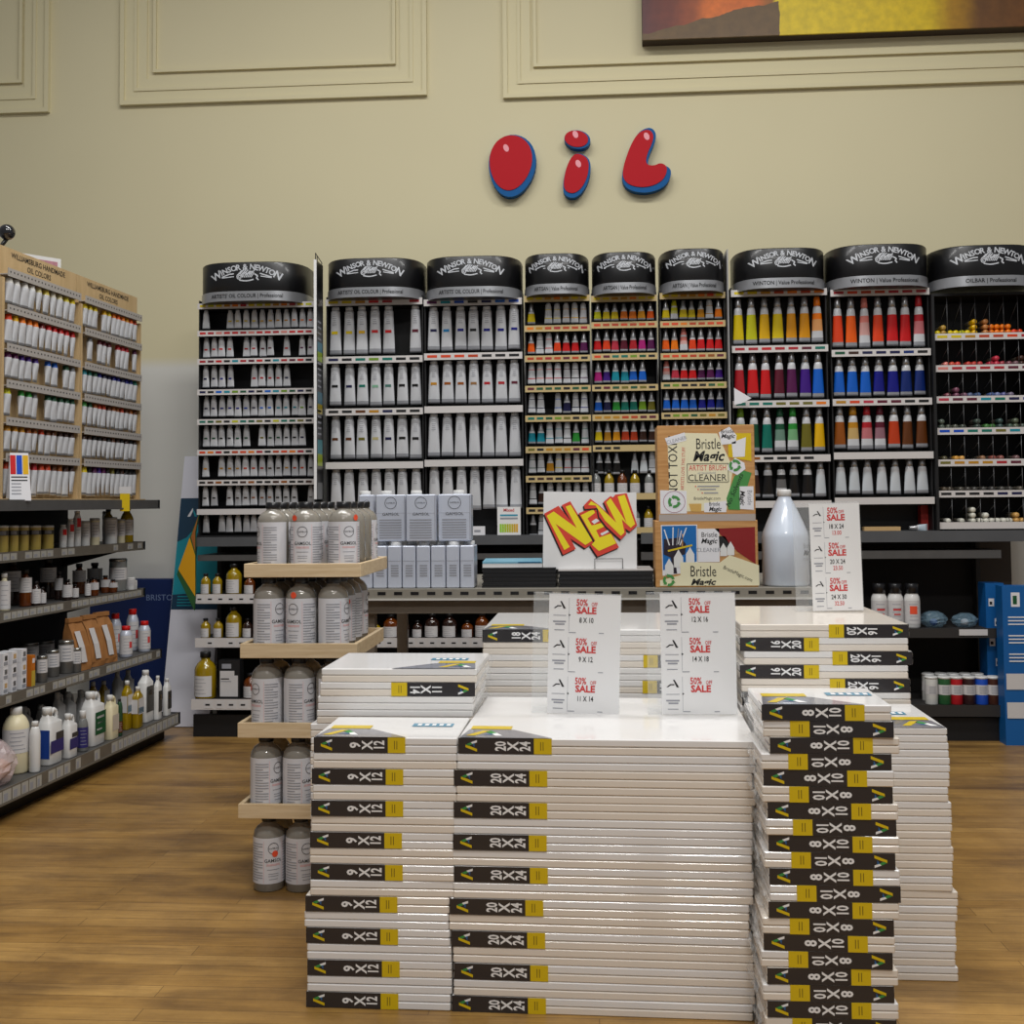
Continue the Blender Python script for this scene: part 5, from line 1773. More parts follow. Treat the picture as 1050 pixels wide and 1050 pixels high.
for i, (px, wpx, yt, s_) in enumerate(((958, 28, 630, 3), (990, 26, 632, 5))):
    a = P(px, 640, YK + .16)
    crumple('plastic_packet', '%s bluish plastic packet lying on the dark shelf beside the white bottles' % ('nearer' if i == 0 else 'second'), 'packet', (a.x, YK + .17, z2_[0] + .001), wpx / 228, .12, (646 - yt) / 228, PLAS, s_, [(0, 0, .004, .018, BLUEL if i == 0 else CARD)])
jars = [(955, (210, 210, 206)), (968.5, (40, 90, 50)), (980.5, (180, 24, 34)), (993.5, (50, 26, 28)), (1006.5, (30, 80, 190)), (1018.5, (70, 36, 24))]
for row in range(2):
    for i, (px, c) in enumerate(jars):
        if row and i == 5:
            continue
        yj = YK + .06 + .09 * row
        a = P(px + (3 if row else 0), 710, yj if row == 0 else YK + .06)
        m = cmat(c) if row == 0 else cmat((200, 200, 196))
        make_can('paint_jar', '%s white-lidded paint jar, %s in the %s row at bottom right' % (cname(c) if row == 0 else 'pale', ORD[i], 'front' if row == 0 else 'back'), 'jar', (a.x, yj, z2_[1] + .001), 6.2 / 231, 28 / 231, m, HDPE, 0, 'paint jars on the bottom shelf', (.35, .7))
for i, (y, zk) in enumerate(((690, 1), (716, 1))):
    pass
a = P(998, 649, YK + .05)
tag(MB().box(-14 / 231, 14 / 231, -.002, 0, -.03, -.004, LBL).build('shelf_tag', None, (a.x, YK + .0495, z2_[0] + .006)), 'white price tag strip on the edge of the dark right shelf', 'tag')
# blue cartons
for i, (xl, xr, yt, Y0, lb_) in enumerate(((1013, 1032, 598, YK + .12, 'narrow blue carton with small pictures, standing behind the tall blue carton'), (1030, 1066, 601, YK - .06, 'tall blue carton with white text at the right end of the shelving'))):
    a, b = P(xl, 700, Y0).x, P(xr, 700, Y0).x
    h = P((xl + xr) / 2, yt, Y0).z
    pn = []
    if i == 0:
        for q in range(6):
            pn += [(.15 + .3 * (q % 2), .45 + .3 * (q % 2), .85 - .13 * q, .9 - .13 * q, CARD), (.2 + .3 * (q % 2), .35 + .3 * (q % 2), .86 - .13 * q, .88 - .13 * q, INK)]
    else:
        pn = [(.25, .5, .87, .96, CARD), (.3, .42, .885, .94, GREENL)] + [(.15, .8, .80 - .022 * q - (q // 3) * .05, .808 - .022 * q - (q // 3) * .05, CARD) for q in range(9)] + [(.05, .6, .35 - .18 * q, .45 - .18 * q, LBL) for q in range(2)]
    make_box('blue_carton', lb_, 'carton', ((a + b) / 2, Y0, 0.0), b - a, .1 if i == 0 else .08, h, BLUEC, 0, None, pn)

# things between the left gondola and the racks
Yp0, Yp1 = YK + .24, YW - .06
a0, a1 = P(164, 757, Yp0).x, P(214, 757, Yp0).x
zt = P(180, 468, Yp1).z
o = thing('standing_carton', 'tall white carton with teal and navy printing leaning on the wall', 'carton', (a0, Yp0, 0))
tilt = math.atan2(Yp1 - Yp0, zt)
ln = math.hypot(Yp1 - Yp0, zt)
o.rotation_euler = (-tilt, 0, 0)
wp = a1 - a0
MB().box(0, wp, 0, .035, .004, ln, mat('white_carton', (226, 226, 236), .55)).build('carton', o)
def fz(y):
    lo, hi = 0, ln
    for _ in range(40):
        m_ = (lo + hi) / 2
        q = Vector((a0, Yp0 + m_ * math.sin(tilt), m_ * math.cos(tilt)))
        if proj(q)[1] > y:
            lo = m_
        else:
            hi = m_
    return lo
zA, zB = fz(625), fz(511)
pr_ = MB().poly([(.001, zA), (wp, zA), (wp, zB), (.001, zB)], TEALP, 0)
tq = lambda d: (lambda v: Vector((v.x, v.y + d, v.z)))
hz = zB - zA
pr_.poly([(.001, zA), (wp, zA), (wp, zA + hz * .16), (.001, zA + hz * .13)], DKTEAL, 0, T=tq(-.0004))
pr_.poly([(.001, zB), (wp, zB), (wp, zB - hz * .2), (wp * .5, zB - hz * .2), (wp * .2, zB - hz * .36), (.001, zB - hz * .4)], DKTEAL, 0, T=tq(-.0004))
lx, lz, r_a = wp * .27, zB - hz * .13, .022
pr_.poly([(lx - r_a, lz - r_a), (lx - .3 * r_a, lz - r_a), (lx + .25 * r_a, lz + .4 * r_a), (lx + .1 * r_a, lz + r_a)], CARD, 0, T=tq(-.0008))
pr_.poly([(lx + .1 * r_a, lz + r_a), (lx + .25 * r_a, lz + .2 * r_a), (lx + .7 * r_a, lz - r_a), (lx + 1.3 * r_a, lz - r_a)], TEALP, 0, T=tq(-.0008))
pr_.box(wp * .42, wp * .45, -.0008, -.0004, zA + hz * .2, zA + hz * .68, DKTEAL)
for q in range(4):
    pr_.box(wp * .12, wp * .42, -.0008, -.0004, zA + hz * (.03 + .026 * q), zA + hz * (.04 + .026 * q), TEALP)
pr_.build('printing', o, (0, -.0006, 0))
Yb_ = YW - .1
a, b = P(92, 640, Yb_).x, P(176, 640, Yb_).x
nb = thing('navy_carton', 'dark navy carton standing on the floor behind the end of the shelving aisle', 'carton', (a, Yb_, 0))
hN = P(150, 594, Yb_).z
MB().box(0, b - a, 0, .08, 0, hN, NAVYB).build('carton', nb)
t = MB()
bx = P(163, 613, Yb_)
t.text('BRISTOL', mat('pale_navy_print', (120, 140, 180), .5), .042, 0, TR(bx.x - a + .012, -.0006, bx.z), sx=1)
t.build('lettering', nb)
Yg = YK + .03
pg = lambda x, y: ((P(140 + x / 5.833, 460 + y / 5.833, Yg) - P(181, 590, Yg)).x, (P(140 + x / 5.833, 460 + y / 5.833, Yg) - P(181, 590, Yg)).z)
ref = P(181, 590, Yg)
pk = thing('hanging_folder', 'tilted yellow and green folder hanging beside the leftmost wall shelving', 'folder', (ref.x, Yg, ref.z))
MB().poly([pg(372, 395), pg(318, 530), pg(240, 752), pg(345, 968), pg(352, 860), pg(352, 500)], mat('dark_green_print', (40, 86, 44), .5), .012).build('cover', pk)
MB().poly([pg(318, 532), pg(250, 722), pg(351, 884), pg(351, 640)], mat('mustard_print', (206, 150, 20), .5), .001).build('yellow_panel', pk, (0, -.0012, 0))
MB().poly([pg(370, 402), pg(326, 528), pg(351, 620), pg(351, 500)], mat('rust_print', (150, 90, 40), .5), .001).build('rust_panel', pk, (0, -.0012, 0))

# ------------------------------------------------------------------ left gondola, turned a little from the room
GB, GA = PZ(175, 757, 0), PZ(0, 842, 0)
GU = (GB - GA).normalized()
GN = Vector((-GU.y, GU.x, 0))
GR = math.atan2(GU.y, GU.x)           # turns a thing's front (-y) towards the aisle


def G(s, v, z):
    return Vector((GB.x, GB.y, 0)) + GU * s + GN * v + Vector((0, 0, z))


def endpt(px, py, s=0.0):
    d = ray(px, py)
    o = CO - G(s, 0, 0)
    t = -o.dot(GU) / d.dot(GU)
    p = CO + d * t
    q = p - Vector((GB.x, GB.y, 0))
    return q.dot(GN), p.z


def s_at(px, v, z):
    lo, hi = -2.4, 0.4
    for _ in range(50):
        m = (lo + hi) / 2
        if proj(G(m, v, z))[0] < px:
            lo = m
        else:
            hi = m
    return lo


SL = -2.3
LIPDK = mat('mottled_grey_lip', (112, 106, 96), .5, metal=.2, noise=.12)  # brownish grey with a mottled tone
LBLD = mat('dull_price_label', (170, 168, 160), .5)  # duller than the labels on the wall units
ends = [(183, 731.5), (164, 666.5), (147, 604), (147, 556), (162, 513.5)]
SHV = [endpt(*e) for e in ends]
gd = thing('gondola_shelving', 'long dark gondola shelving full of bottles, along the left aisle', 'shelving', tuple(G(0, 0, 0)), GR - PI / 2)
# gondola local frame: x = away from the aisle reversed; use world points through the inverse
GI = (Matrix.Translation(G(0, 0, 0)) @ Matrix.Rotation(GR - PI / 2, 4, 'Z')).inverted()


def gbox(mb, s0, s1, v0, v1, z0, z1, m):
    vs = [GI @ G(s, v, z) for s in (s0, s1) for v in (v0, v1) for z in (z0, z1)]
    return mb.add(vs, [(0, 1, 3, 2), (4, 6, 7, 5), (0, 4, 5, 1), (2, 3, 7, 6), (0, 2, 6, 4), (1, 5, 7, 3)], m)


VB = 0.50
gbox(MB(), SL, 0, VB, VB + .02, 0, SHV[4][1], DARKIN).build('back_panel', gd)
gbox(MB(), SL, 0.0, 0.03, 0.05, 0, SHV[0][1] - .03, RACKBLK).build('kick_plate', gd)
gbox(MB(), SL, -.004, .05, VB, 0.0, SHV[0][1] - .031, RACKBLK).build('base', gd)
rg = random.Random(5)
for k, (v, z) in enumerate(SHV):
    hh = (.048, .036, .034, .034, .036)[k]
    sh = gbox(MB(), SL, 0, v + .004, VB, z - .02, z, GREYMET if k < 4 else DKMET).build('shelf', gd)
    lip = gbox(MB(), SL, 0, v, v + .004, z - hh, z + .004, LIPDK if k < 4 else GREYMET)
    gbox(lip, SL, 0, v - .004, v, z - hh, z - hh + .006, LIPDK if k < 4 else GREYMET)
    if k < 4:
        s = -1.6
        while s < -.03:
            wl = rg.uniform(.035, .06)
            if not (k == 3 and -.62 < s < -.3) and rg.random() < .86:
                gbox(lip, s, s + wl * .86, v - .001, v, z - hh + .008, z - .002, LBLD)
                gbox(lip, s + wl * .1, s + wl * .5, v - .0015, v - .001, z - hh + .012, z - .012, GREYINK)
            s += wl
    lip.build('shelf_lip', sh)
    gbox(MB(), 0.0, .014, v - .003, VB * .7, z - hh, z + .004, BLACK).build('end_cap', gd)
    if 0 < k < 4:
        for s in (-.04, -1.3):
            mb = MB()
            mb.add([GI @ G(s, v + .02, z - .021), GI @ G(s, VB, z - .021), GI @ G(s, VB, z - .11), GI @ G(s + .004, v + .02, z - .021), GI @ G(s + .004, VB, z - .021), GI @ G(s + .004, VB, z - .11)],
                   [(0, 1, 2), (5, 4, 3), (0, 3, 4, 1), (1, 4, 5, 2), (2, 5, 3, 0)], DKMET)
            mb.build('bracket', gd)


def gpos(k, px, row, wpx):
    v0, z = SHV[k]
    v = v0 + .02 + row
    s = s_at(px, v, z)
    sc = SC / proj(G(s, v, z))[2]
    return v, z + .001, s, sc


def gh(px, ytop, v, z, s, sc):
    return (proj(G(s, v, z))[1] - ytop) / sc


def gbottle(k, px, wpx, ytop, glass, cap, label, row=0.0, name='bottle', cat='bottle', **kw):
    v, z, s, sc = gpos(k, px, row, wpx)
    r = wpx / 2 / sc
    v += r
    s = min(s_at(px, v, z), -wpx / 2 / sc - .006)
    sc = SC / proj(G(s, v, z))[2]
    r = wpx / 2 / sc
    h = gh(px, ytop, v, z, s, sc)
    return make_bottle(name, label, cat, tuple(G(s, v, z)), r, h, glass, cap, rz=GR - .9, **kw)


def gcan(k, px, wpx, ytop, side, lid, label, row=0.0, name='paint_can', cat='can', **kw):
    v, z, s, sc = gpos(k, px, row, wpx)
    r = wpx / 2 / sc
    v += r
    s = min(s_at(px, v, z), -r - .006)
    h = gh(px, ytop, v, z, s, sc)
    return make_can(name, label, cat, tuple(G(s, v, z)), r, h, side, lid, rz=GR - .9, **kw)


def gjug(k, px, wpx, ytop, m, label, labs, row=0.0, handle=True, capm=None, dz=0.0):
    """rectangular plastic jug: body, cap, loop handle, printed label"""
    v, z, s, sc = gpos(k, px, row, wpx)
    w, d = wpx / sc * 1.05, wpx / sc * .62
    v += d / 2
    s = min(s_at(px, v, z), -w / 2 - .004)
    h = gh(px, ytop, v, z, s, sc)
    o = thing('plastic_jug', label, 'jug', tuple(G(s, v, z)), GR, 'plastic jugs on the bottom shelf')
    n = 20
    def ring(a, b, zz, cx=0.0):
        out = []
        for i in range(n):
            t = 2 * PI * i / n
            c_, s2 = math.cos(t), math.sin(t)
            out.append((cx + a * math.copysign(abs(c_) ** .45, c_), b * math.copysign(abs(s2) ** .45, s2), zz))
        return out
    a, b = w / 2, d / 2
    hb = .74 if handle else .78
    cx = -a * .45 if handle else 0
    MB().loft([ring(a * .95, b * .93, 0), ring(a, b, .02 * h), ring(a, b, (hb - .02) * h), ring(a * .93, b * .93, hb * h), ring(a * .5, b * .7, (hb + .07) * h, cx * .8), ring(a * .34, a * .3, (hb + .11) * h, cx), ring(a * .32, a * .28, (hb + .14) * h, cx)], m).build('jug_body', o)
    MB().lathe([(a * .37, (hb + .13) * h), (a * .37, .985 * h), (a * .33, h)], capm or HDPE, 14, (cx, 0, 0)).build('cap', o)
    if handle:
        pts = [(cx + a * .3, 0, (hb + .06) * h)]
        for i in range(7):
            t = PI * .8 - i * PI * 1.0 / 6
            pts.append((a * .42 + a * .42 * math.cos(t), 0, (hb + .06) * h + .13 * h * math.sin(t)))
        pts.append((a * .8, 0, (hb - .06) * h))
        MB().tube(pts, w * .085, m, 10).build('handle', o)
    mb = MB()
    for x0, x1, z0, z1, mm, side in labs:
        if side == 'f':
            y = -b - .0008
            mb.add([(x0 * a, y, z0 * h), (x1 * a, y, z0 * h), (x1 * a, y, z1 * h), (x0 * a, y, z1 * h)], [(0, 1, 2, 3)], mm)
        else:
            x = -a - .0008
            mb.add([(x, x0 * b, z0 * h), (x, x0 * b, z1 * h), (x, x1 * b, z1 * h), (x, x1 * b, z0 * h)], [(0, 1, 2, 3)], mm)
    if mb.f:
        mb.build('printed_label', o)
    return o


def gcarton(k, px, wpx, ytop, m, label, panels, row=0.0, z_up=0.0, d=.06, name='carton', group=None, hgt=None):
    v, z, s, sc = gpos(k, px, row, wpx)
    w = wpx / sc * 1.0
    z += z_up
    h = hgt or gh(px, ytop, v, z, s, sc)
    p = G(s, v, z)
    return make_box(name, label, 'carton', tuple(p), w, d, h, m, GR, group, panels), h


# shelf just under eye level (3)
for i, (px, wpx) in enumerate(((2, 13), (13.5, 11), (24, 11), (35.5, 13), (48.5, 13))):
    gcan(3, px, wpx * .95, 538.5, cmat((186, 164, 84), .3), HDPE, 'square-looking white-lidded jar of yellow varnish, %s in the row under the tent card' % ORD[i], group='white-lidded varnish jars', lab=(.62, .8), labm=GREYL, name='varnish_jar', cat='jar')
for i, (px, yt) in enumerate(((64.5, 538), (72, 532), (79, 524))):
    gbottle(3, px, 7.5, yt, HDPE, HDPE, 'white bottle with a red square, %s of three on the top bottle shelf' % ORD[i], lab=(.3, .8), prints=((REDCAP, .55, .8, -.2, .9),), group='white bottles with red squares', shoulder=.85, neck=.6, capz=.94)
for i, (px, wpx, yt, c, rw) in enumerate(((87, 10, 534, HDPE, 0), (97, 10, 531, CREAMP, 0), (109, 8, 524, CLEARJ, .12), (113, 14, 530, HDPE, 0), (124, 8, 532, CREAMP, 0))):
    gcan(3, px, wpx, yt, c, HDPEG, 'pale labelled jar, %s of the jars beside the yellow oil bottles' % ORD[i], rw, group='pale jars beside the oil bottles', name='medium_jar', cat='jar')
gbottle(3, 111, 11, 520, YELOIL, BLACK, 'smaller yellow oil bottle half hidden behind the pale jars', .07, lab=(.1, .5))
gbottle(3, 130, 13, 521, YELOIL, BLACK, 'large yellow oil bottle with a white label at the shelf end', .0, lab=(.22, .66), shoulder=.78, neck=.5, capz=.94)
# dark bottle shelf (2)
lst = [(4, 12, 588, CREAMP, 0, (.05, .8)), (12, 17, 574, DARKGL, .1, (.3, .75)), (26, 12, 584, AMBER, .02, (.38, .78)), (37, 9, 596, DARKGL, 0, (.1, .68)), (43.5, 7, 602, DARKGL, .0, (.1, .68)), (49, 16, 573, DARKGL, .12, (.42, .78)), (60, 8, 586, DARKGL, .06, (.34, .76)),
       (69, 10, 594, DARKGL, 0, (.16, .74)), (77, 7, 599, DARKGL, 0, (.14, .74)), (81, 13, 578, AMBER, .12, (.4, .78)), (90, 6, 594, DARKGL, 0, (.1, .76)), (96.5, 9, 592, AMBER, 0, (.34, .72)), (97, 15, 577, DARKGL, .15, (.4, .8)), (108, 10, 590, AMBER, .03, (.34, .76)), (116, 8.5, 594, AMBER, 0, (.4, .76))]
for i, (px, wpx, yt, g, rw, lb_) in enumerate(lst):
    gbottle(2, px, wpx, yt, g, BLACK if g != CREAMP else HDPE, '%s bottle with white label, %s along the dark bottle shelf' % ({'dark_brown_glass': 'dark brown', 'amber_glass': 'amber', 'cream_plastic': 'cream'}[g.name], ORD[i]), rw, lab=lb_, group='labelled bottles on the dark shelf', name='medium_bottle')
gcan(2, 121, 18, 572, CLEARJ, TIN, 'tall clear jar with a white label near the shelf end', .01, lab=(.35, .72), name='glass_jar', cat='jar')
gcan(2, 134, 9, 592, HDPE, HDPE, 'small white jar beside the tall clear jar', 0, name='medium_jar', cat='jar')
gcan(2, 142.5, 8, 595, HDPE, HDPE, 'small white jar last on the dark bottle shelf', 0, name='medium_jar', cat='jar')
# can shelf (1)
hc = .047
for r in range(3):
    for c, px in enumerate((-4, 5.5, 14.5, 24.5)):
        gcarton(1, px, 9.4, 0, CARD, 'small white picture carton, %s column, %s layer of the block' % (ORD[c], ('bottom', 'middle', 'top')[r]), [(.12, .88, .1, .35, GREYINK), (.3, .8, .45, .8, (GREYL, CORK, SILVER)[(r + c) % 3])], 0, r * (hc + .0006), .05, 'picture_carton', 'picture cartons stacked in a block', hc)
gcarton(1, 34, 7, 672, mat('orange_carton', (196, 112, 30), .5), 'orange and yellow carton upright beside the picture cartons', [(0, 1, 0, .5, cmat((196, 168, 60))), (.2, .8, .75, .9, CARD)], 0, 0, .05)
for i, (px, wpx, yt, rw) in enumerate(((43, 10.5, 672, 0), (54, 13, 666, .03), (67.5, 15, 656, .02), (78.5, 9, 664, 0), (30, 18, 658, .2), (14, 20, 664, .16), (46, 18, 656, .22))):
    gcan(1, px, wpx, yt, mat('grey_tin', (112, 110, 106), .3, metal=.5), TIN, 'silver-lidded tin with white label, %s of the tins %s' % (ORD[i % 4], 'in front of the dark gap' if i < 4 else 'half hidden behind the cartons'), rw, lab=(.36, .86), group='silver-lidded tins')
for i, (px, yt) in enumerate(((86, 634), (100.5, 631), (113.5, 628))):
    v, z, s, sc = gpos(1, px, .01, 20)
    w = 21 / sc
    d = .075
    h = gh(px, yt, v, z, s, sc)
    o = thing('paper_bag', 'brown paper bag with a slanting white label, %s of three' % ORD[i], 'bag', tuple(G(s, v, z)), GR - .25, 'brown paper bags')
    rnd = random.Random(i)
    def rr(a, b, zz, lean):
        return [(x + rnd.uniform(-.003, .003) - lean, y + d / 2 + rnd.uniform(-.003, .003), zz) for x, y in ((-a, -b), (-a * .3, -b * 1.06), (a * .3, -b * 1.06), (a, -b), (a * .96, 0), (a, b), (0, b * 1.05), (-a, b), (-a * .96, 0))]
    MB().loft([rr(w * .46, d * .5, 0, 0), rr(w * .5, d * .52, .1 * h, 0), rr(w * .48, d * .46, .45 * h, .006), rr(w * .46, d * .3, .75 * h, .014), rr(w * .45, d * .08, .93 * h, .02), rr(w * .45, d * .06, h, .02)], KRAFT, False).build('bag', o)
    MB().box(-w * .46 - .02, w * .46 - .02, d * .5 - .012, d * .5 + .006, .93 * h, h + .002, KRAFT).build('folded_top', o)
    lb_ = MB()
    ys_ = [(.16, -.009, -.006), (.45, .012 * d - .005, -.016), (.76, .18 * d - .004, -.03)]
    lb_.add([(x0 + e, y, f * h) for f, y, x0 in ys_ for e in (-.014, .016)], [(0, 1, 3, 2), (2, 3, 5, 4)], LBL)
    lb_.build('paper_label', o)
for i, (px, wpx, yt, rw) in enumerate(((118, 12, 629, .1), (136, 12, 624.5, .07), (129, 13, 642, 0), (148, 12, 637, 0))):
    gbottle(1, px, wpx, yt, mat('pale_printed_tin', (200, 206, 220)), REDCAP, 'pale tin bottle with a red cap, %s of four on the can shelf' % ORD[i], rw, group='red-capped tin bottles', lab=(.1, .7), shoulder=.8, neck=.55, capz=.84, name='thinner_tin', cat='tin', prints=((REDINK, .3, .5, .3, .8),))
# bottom shelf (0)
gbottle(0, 16, 26, 725.5, CREAMP, HDPE, 'round cream bottle with a pale label near the plastic bag', .04, lab=(.32, .68), shoulder=.8, neck=.38, capz=.88)
gbottle(0, 35.5, 11, 740, HDPE, HDPE, 'slim white bottle between the cream bottle and the blue-label jug', .0, lab=None, shoulder=.82, neck=.5, capz=.9)
gjug(0, 51, 26, 724, HDPE, 'white jug with blue label and loop handle', [(-.95, .95, .2, .42, PURPL, 'f'), (-.2, .95, .42, .55, GREYL, 'f'), (-.9, .9, .12, .62, BLUEL, 's')], .01)
gjug(0, 71, 17, 731, HDPE, 'smaller white jug with purple label', [(-.95, .95, .2, .44, PURPL, 'f'), (-.5, .9, .46, .56, GREYL, 'f')], .0)
gbottle(0, 84.5, 11, 729, CLEARJ, HDPE, 'small greyish bottle with blue bands beside the green-label jug', .0, lab=(.1, .6), labm=PURPL, shoulder=.74, neck=.5, capz=.8)
gjug(0, 95, 26, 708, HDPE, 'white jug with dark green label', [(-.75, .9, .2, .62, GREENL, 'f'), (-.5, .6, .5, .54, LBL, 'f'), (-.4, .5, .4, .43, LBL, 'f'), (-.5, .3, .28, .31, LBL, 'f')], .01)
gjug(0, 114, 16, 712, CREAMP, 'small off-white jug beside the green-label jug', [(-.8, .8, .2, .55, cmat((200, 190, 176)), 'f')], .0)
gbottle(0, 122.5, 6, 717, mat('green_glass', (40, 74, 50), .2, coat=.5), BLACK, 'slim green and brown bottle between the off-white jug and yellow jugs', 0, lab=(.1, .4), labm=AMBER, shoulder=.85)
for i, (px, yt) in enumerate(((130, 698), (141, 704))):
    gjug(0, px, 12.5, yt, YELOIL, '%s yellow oil jug with grey label' % ('first' if i == 0 else 'second'), [(-.95, .95, .34, .72, LBL, 'f'), (-.9, .9, .36, .5, cmat((90, 140, 170)), 'f'), (-.9, .9, .36, .7, LBL, 's')], .0 if i else .03, False)
gjug(0, 149, 18, 687, HDPE, 'white jug with a charcoal label near the shelf end', [(-.95, .95, .2, .7, GREYL, 'f'), (-.4, .4, .52, .62, CORK, 'f')], .02, False)
for i, (px, yt) in enumerate(((161.5, 693), (171, 695.5))):
    gjug(0, px, 9.5, yt, HDPE, 'small white bottle with a charcoal label, %s at the shelf end' % ('second last' if i == 0 else 'last'), [(-.85, .95, .18, .66, GREYL, 'f'), (-.3, .5, .45, .56, CORK, 'f')], .0, False)
for i, (px, yt) in enumerate(((26, 724), (43, 722), (60, 709), (71, 709), (84, 707))):
    gjug(0, px, 15, yt, HDPEG, 'plain greyish jug in the back row, %s of five' % ORD[i], [], .14 if i > 1 else .17, True, HDPEG)
for i, (px, yt) in enumerate(((95, 699), (106, 698), (120, 688), (131, 687))):
    gjug(0, px, 12, yt, YELOIL if i < 2 else HDPEG, '%s jug in the back row behind the yellow oil, %s of four' % ('yellow' if i < 2 else 'grey', ORD[i]), [(-.9, .9, .3, .8, HDPEG, 'f')], .15, False, HDPEG)
v, z, s, sc = gpos(0, 14, .0, 20)
crumple('plastic_bag', 'crumpled clear plastic bag with pinkish contents at the front of the bottom shelf', 'bag', tuple(G(s - .02, v + .055, z)), .13, .17, 44 / sc, mat('clear_bag_film', (226, 206, 206), .2, alpha=.5, coat=.8), 11,
        [(0, .02, .01, .04, cmat((206, 160, 130))), (.01, -.04, .01, .035, cmat((214, 176, 150))), (-.02, .0, .05, .03, cmat((196, 70, 80)))])

# ------------------------------------------------------------------ handmade colour boards on the gondola
vb, zb_top = endpt(141, 305.5, -.02)
zdk = SHV[4][1] + .0005
seams = [s_at(-4, vb, 1.5), s_at(77.5, vb, 1.5), -.02]
zrow = [endpt(138, y, -.02)[1] for y in (328.5, 358, 389.5, 419, 449.5, 479)]
HB_ = {0: [[(226, 226, 220)] * 4 + [(216, 206, 150), (214, 196, 80), (216, 210, 190), (210, 200, 150), (216, 200, 60), Y1], [RO, Y2, OR, OR, OR, (120, 24, 24), RD, RD, RD, RD, RD], [PU, PU, VI, VI, VI, None, B1, B1, None, G3, GY], [YG, None, G1, G1, GY, None, G3, G3, G3, G3, G3],
           [OC, OC, OC, BR, BR, RB_, BR2, BR2, DB, DB, DB], [RB_, RB_, RB_, RB_, RD2, RB_, RB_, BR2, BR, DB, DB]],
       1: [[Y1, Y1, Y1, None, Y2, Y1, OR, OR2, OR, Y3, OR2, RB_], [None, GY, None, MR, MR, MR, None, RD2, RD2, RD2, None, PU], [TE, TG, G3, UB, NV, NV, UB, UB, NV, UB, B3, TG], [G1, G3, BR, RB_, RB_, BR2, BR, BR, RB_, BR2, BR, BR2], [DB, DB, BK, BK, DB, BK, BR2, DB, BK, DB, BK, DB], [Y1, BK, PU, VI, PU, BK, OL, BK, DB, BK, BK, BK]]}
for bidx in range(2):
    s0, s1 = seams[bidx], seams[bidx + 1] - .004
    o = thing('colour_board', 'plywood board of handmade oil colour tubes, %s' % ('nearer one, beside the tent card' if bidx == 0 else 'farther one, with the yellow tag'), 'display board', tuple(G(s0, vb, zdk)), GR)
    w, h = s1 - s0, zb_top - zdk
    # local frame: x along the board, -y towards the aisle
    MB().box(0, w, .02, .035, 0, h, WOODPLY).build('backboard', o)
    for a in (0, w - .016):
        MB().box(a, a + .016, -.02, .02, 0, h * .87, WOODPLY).build('side_rail', o)
    hd = MB().box(0, w, .0, .02, h * .855, h, WOODPLY).build('header_board', o)
    t = MB()
    t.text('WILLIAMSBURG HANDMADE', INK, .029, .015, TR(w / 2, -.0006, h * .974), sx=.95 * w / .52)
    t.text('OIL COLORS', INK, .029, .012, TR(w / 2, -.0006, h * .939), sx=.95 * w / .52)
    t.build('lettering', hd)
    MB().box(0, w, -.045, .02, 0, .008, WOODPLY).build('bottom_rail', o)
    for r, zr in enumerate(zrow):
        zl = zr - zdk
        st = MB().box(.017, w - .017, -.03, .02, zl - .006, zl - .002, mat('grey_clip_strip', (178, 173, 168), .45, metal=.1))
        st.box(.017, w - .017, -.033, -.03, zl - .012, zl + .018, mat('grey_clip_strip', (178, 173, 168)))
        for q in range(22):
            x = .02 + (w - .04) * (q + .5) / 22
            st.box(x - .003, x + .003, -.0336, -.033, zl + .002, zl + .008, BLACK)
        st.build('clip_strip', o)
        cols = HB_[bidx][r]
        n = len(cols)
        pit = (w - .056) / n
        for i, c in enumerate(cols):
            if c is None:
                continue
            znext = zrow[r + 1] + .018 if r + 1 < 6 else zdk + .012
            ht = (zr - .014 - znext) * rg.uniform(.9, .99)
            p = G(s0 + .028 + pit * (i + .5) + rg.uniform(-.003, .003), vb - .012 + (-.0), zr - .013 - ht)
            tag(link('handmade_paint_tube', tube_mesh('hand', tuple(c), pit * rg.uniform(.8, .97), ht), None, tuple(p), GR + rg.uniform(-.2, .2)),
                'white tube with %s cap, %s place on %s row, %s plywood board' % (cname(c), ORD[i], 'top' if r == 0 else ORD[r], 'nearer' if bidx == 0 else 'farther'), 'paint tube', 'tubes on the plywood boards')
# tent card, tag, finial, picture
v4 = SHV[4][0]
s = s_at(19, v4 + .03, zdk)
sc = SC / proj(G(s, v4 + .03, zdk))[2]
o = thing('tent_card', 'white folded tent card with red, blue and yellow stripes in front of the nearer board', 'card', tuple(G(s, v4 + .03, zdk)), GR - .8)
hw, hh = 21 / sc / 2, 49 / sc
MB().add([(-hw, -.025, 0), (hw, -.025, 0), (hw * .85, 0, hh), (-hw * .85, 0, hh), (-hw, -.027, 0), (hw, -.027, 0), (hw * .85, -.002, hh), (-hw * .85, -.002, hh)], [(3, 2, 1, 0), (4, 5, 6, 7), (0, 1, 5, 4), (2, 3, 7, 6), (1, 2, 6, 5), (3, 0, 4, 7)], CARD).build('front_leaf', o)
MB().add([(-hw, .025, 0), (hw, .025, 0), (hw * .85, .0005, hh), (-hw * .85, .0005, hh), (-hw, .027, 0), (hw, .027, 0), (hw * .85, .0025, hh), (-hw * .85, .0025, hh)], [(0, 1, 2, 3), (7, 6, 5, 4), (4, 5, 1, 0), (6, 7, 3, 2), (5, 6, 2, 1), (7, 4, 0, 3)], CARD).build('back_leaf', o)
pr = MB()
fp = lambda x, f: (x, -.0276 + .025 * f, hh * f)
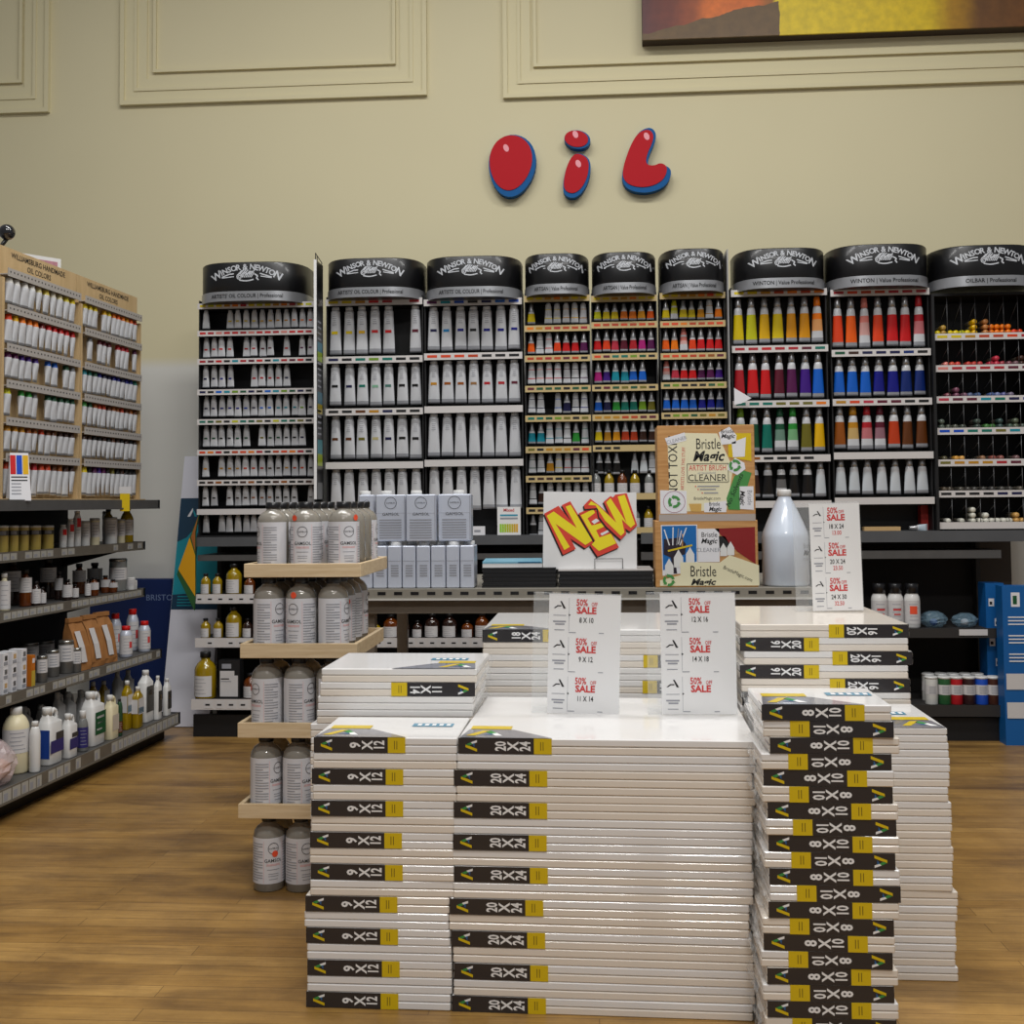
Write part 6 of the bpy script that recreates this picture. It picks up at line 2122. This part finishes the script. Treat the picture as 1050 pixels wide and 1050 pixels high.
for a, b, c in ((-.85, -.35, RD), (-.28, .24, B2), (.3, .82, Y2)):
    pr.add([fp(a * hw, .55), fp(b * hw, .55), fp(b * hw, .95), fp(a * hw, .95)], [(0, 1, 2, 3)], cmat(c))
for q in range(6):
    f = .48 - .07 * q
    pr.add([fp(-.8 * hw, f), fp((.7 if q < 2 else .1) * hw, f), fp((.7 if q < 2 else .1) * hw, f + .025), fp(-.8 * hw, f + .025)], [(0, 1, 2, 3)], INK if q < 2 else GREYINK)
pr.build('printing', o)
s = s_at(127.5, v4 - .004, zdk)
tg_ = thing('shelf_tag', 'yellow tag hanging over the edge of the gondola top shelf', 'tag', tuple(G(s, v4 - .006, zdk - .045)), GR - .5)
MB().box(-.024, .024, -.001, 0, 0, .075, YEL).build('tag_card', tg_)
MB().box(-.028, .03, -.0015, 0, .0755, .105, LBL).build('clip', tg_)
s = s_at(7, vb + .027, zb_top)
sc = SC / proj(G(s, vb + .027, zb_top))[2]
fi = thing('ball_finial', 'glossy black ball on a bent stem above the nearer plywood board', 'finial', tuple(G(s, vb + .027, zb_top)))
zc_ = (proj(G(s, vb + .027, zb_top))[1] - 238) / sc
rb = 8.2 / sc
MB().lathe([(rb * math.sin(PI * k / 12) + .0003, zc_ - rb * math.cos(PI * k / 12)) for k in range(13)], mat('black_gloss_ball', (26, 26, 30), .12, coat=1.0), 22).build('ball', fi)
MB().tube([(-.02, 0, .0), (-.018, 0, .02), (0, 0, zc_ - rb * .8)], .008, BLACK).build('stem', fi)
s = s_at(42, vb + .13, zb_top)
sc = SC / proj(G(s, vb + .12, zb_top))[2]
pf = thing('framed_picture', 'small white framed picture leaning behind the top of the plywood boards', 'picture', tuple(G(s, vb + .13, zb_top - .0795)), GR - .6)
MB().box(-.085, .085, 0, .012, 0, .15, HDPE).build('frame', pf)
MB().box(-.07, .07, -.001, 0, .02, .135, mat('rose_picture', (170, 120, 130), .5, noise=.3, nscale=30)).build('picture', pf)
tag(link('board_shelf', gbox(MB(), seams[0], -.25, vb + .038, vb + .2, zb_top - .09, zb_top - .08, DKMET).mesh('board_shelf'), None, tuple(G(0, 0, 0)), GR - PI / 2), 'dark shelf plank fixed behind the top of the plywood boards', 'shelf')

# ------------------------------------------------------------------ light
wld = bpy.data.worlds.new('ambient_fill')  # even ambient light added in place of bounce from unseen walls
S.world = wld
wld.use_nodes = True
wld.node_tree.nodes['Background'].inputs[0].default_value = (0.97, 0.98, 1.0, 1)
wld.node_tree.nodes['Background'].inputs[1].default_value = 0.22


def lamp(name, x, y, z, sx, sy, w, rot=(0, 0, 0), col=(1, 0.985, 0.965)):
    d = bpy.data.lights.new(name, 'AREA')
    d.shape = 'RECTANGLE'
    d.size, d.size_y, d.energy, d.color = sx, sy, w, col
    o = bpy.data.objects.new(name, d)
    COL.objects.link(o)
    o.location, o.rotation_euler = (x, y, z), rot
    return o


for i, (x, y, w) in enumerate([(-0.6, 1.0, 40), (0.9, 1.0, 58), (-0.5, 3.3, 50), (1.3, 3.3, 52), (0.4, -1.3, 105), (-1.7, 3.5, 26)]):  # unseen overhead lamps, some added to brighten the wall and canvas fronts
    lamp('overhead_fill_lamp', x, y, 4.5, 1.3, 0.4, w)
S.view_settings.view_transform = 'Standard'
S.view_settings.look = 'None'
S.view_settings.exposure = -0.18
S.view_settings.gamma = 1.0
S.view_settings.use_curve_mapping = False
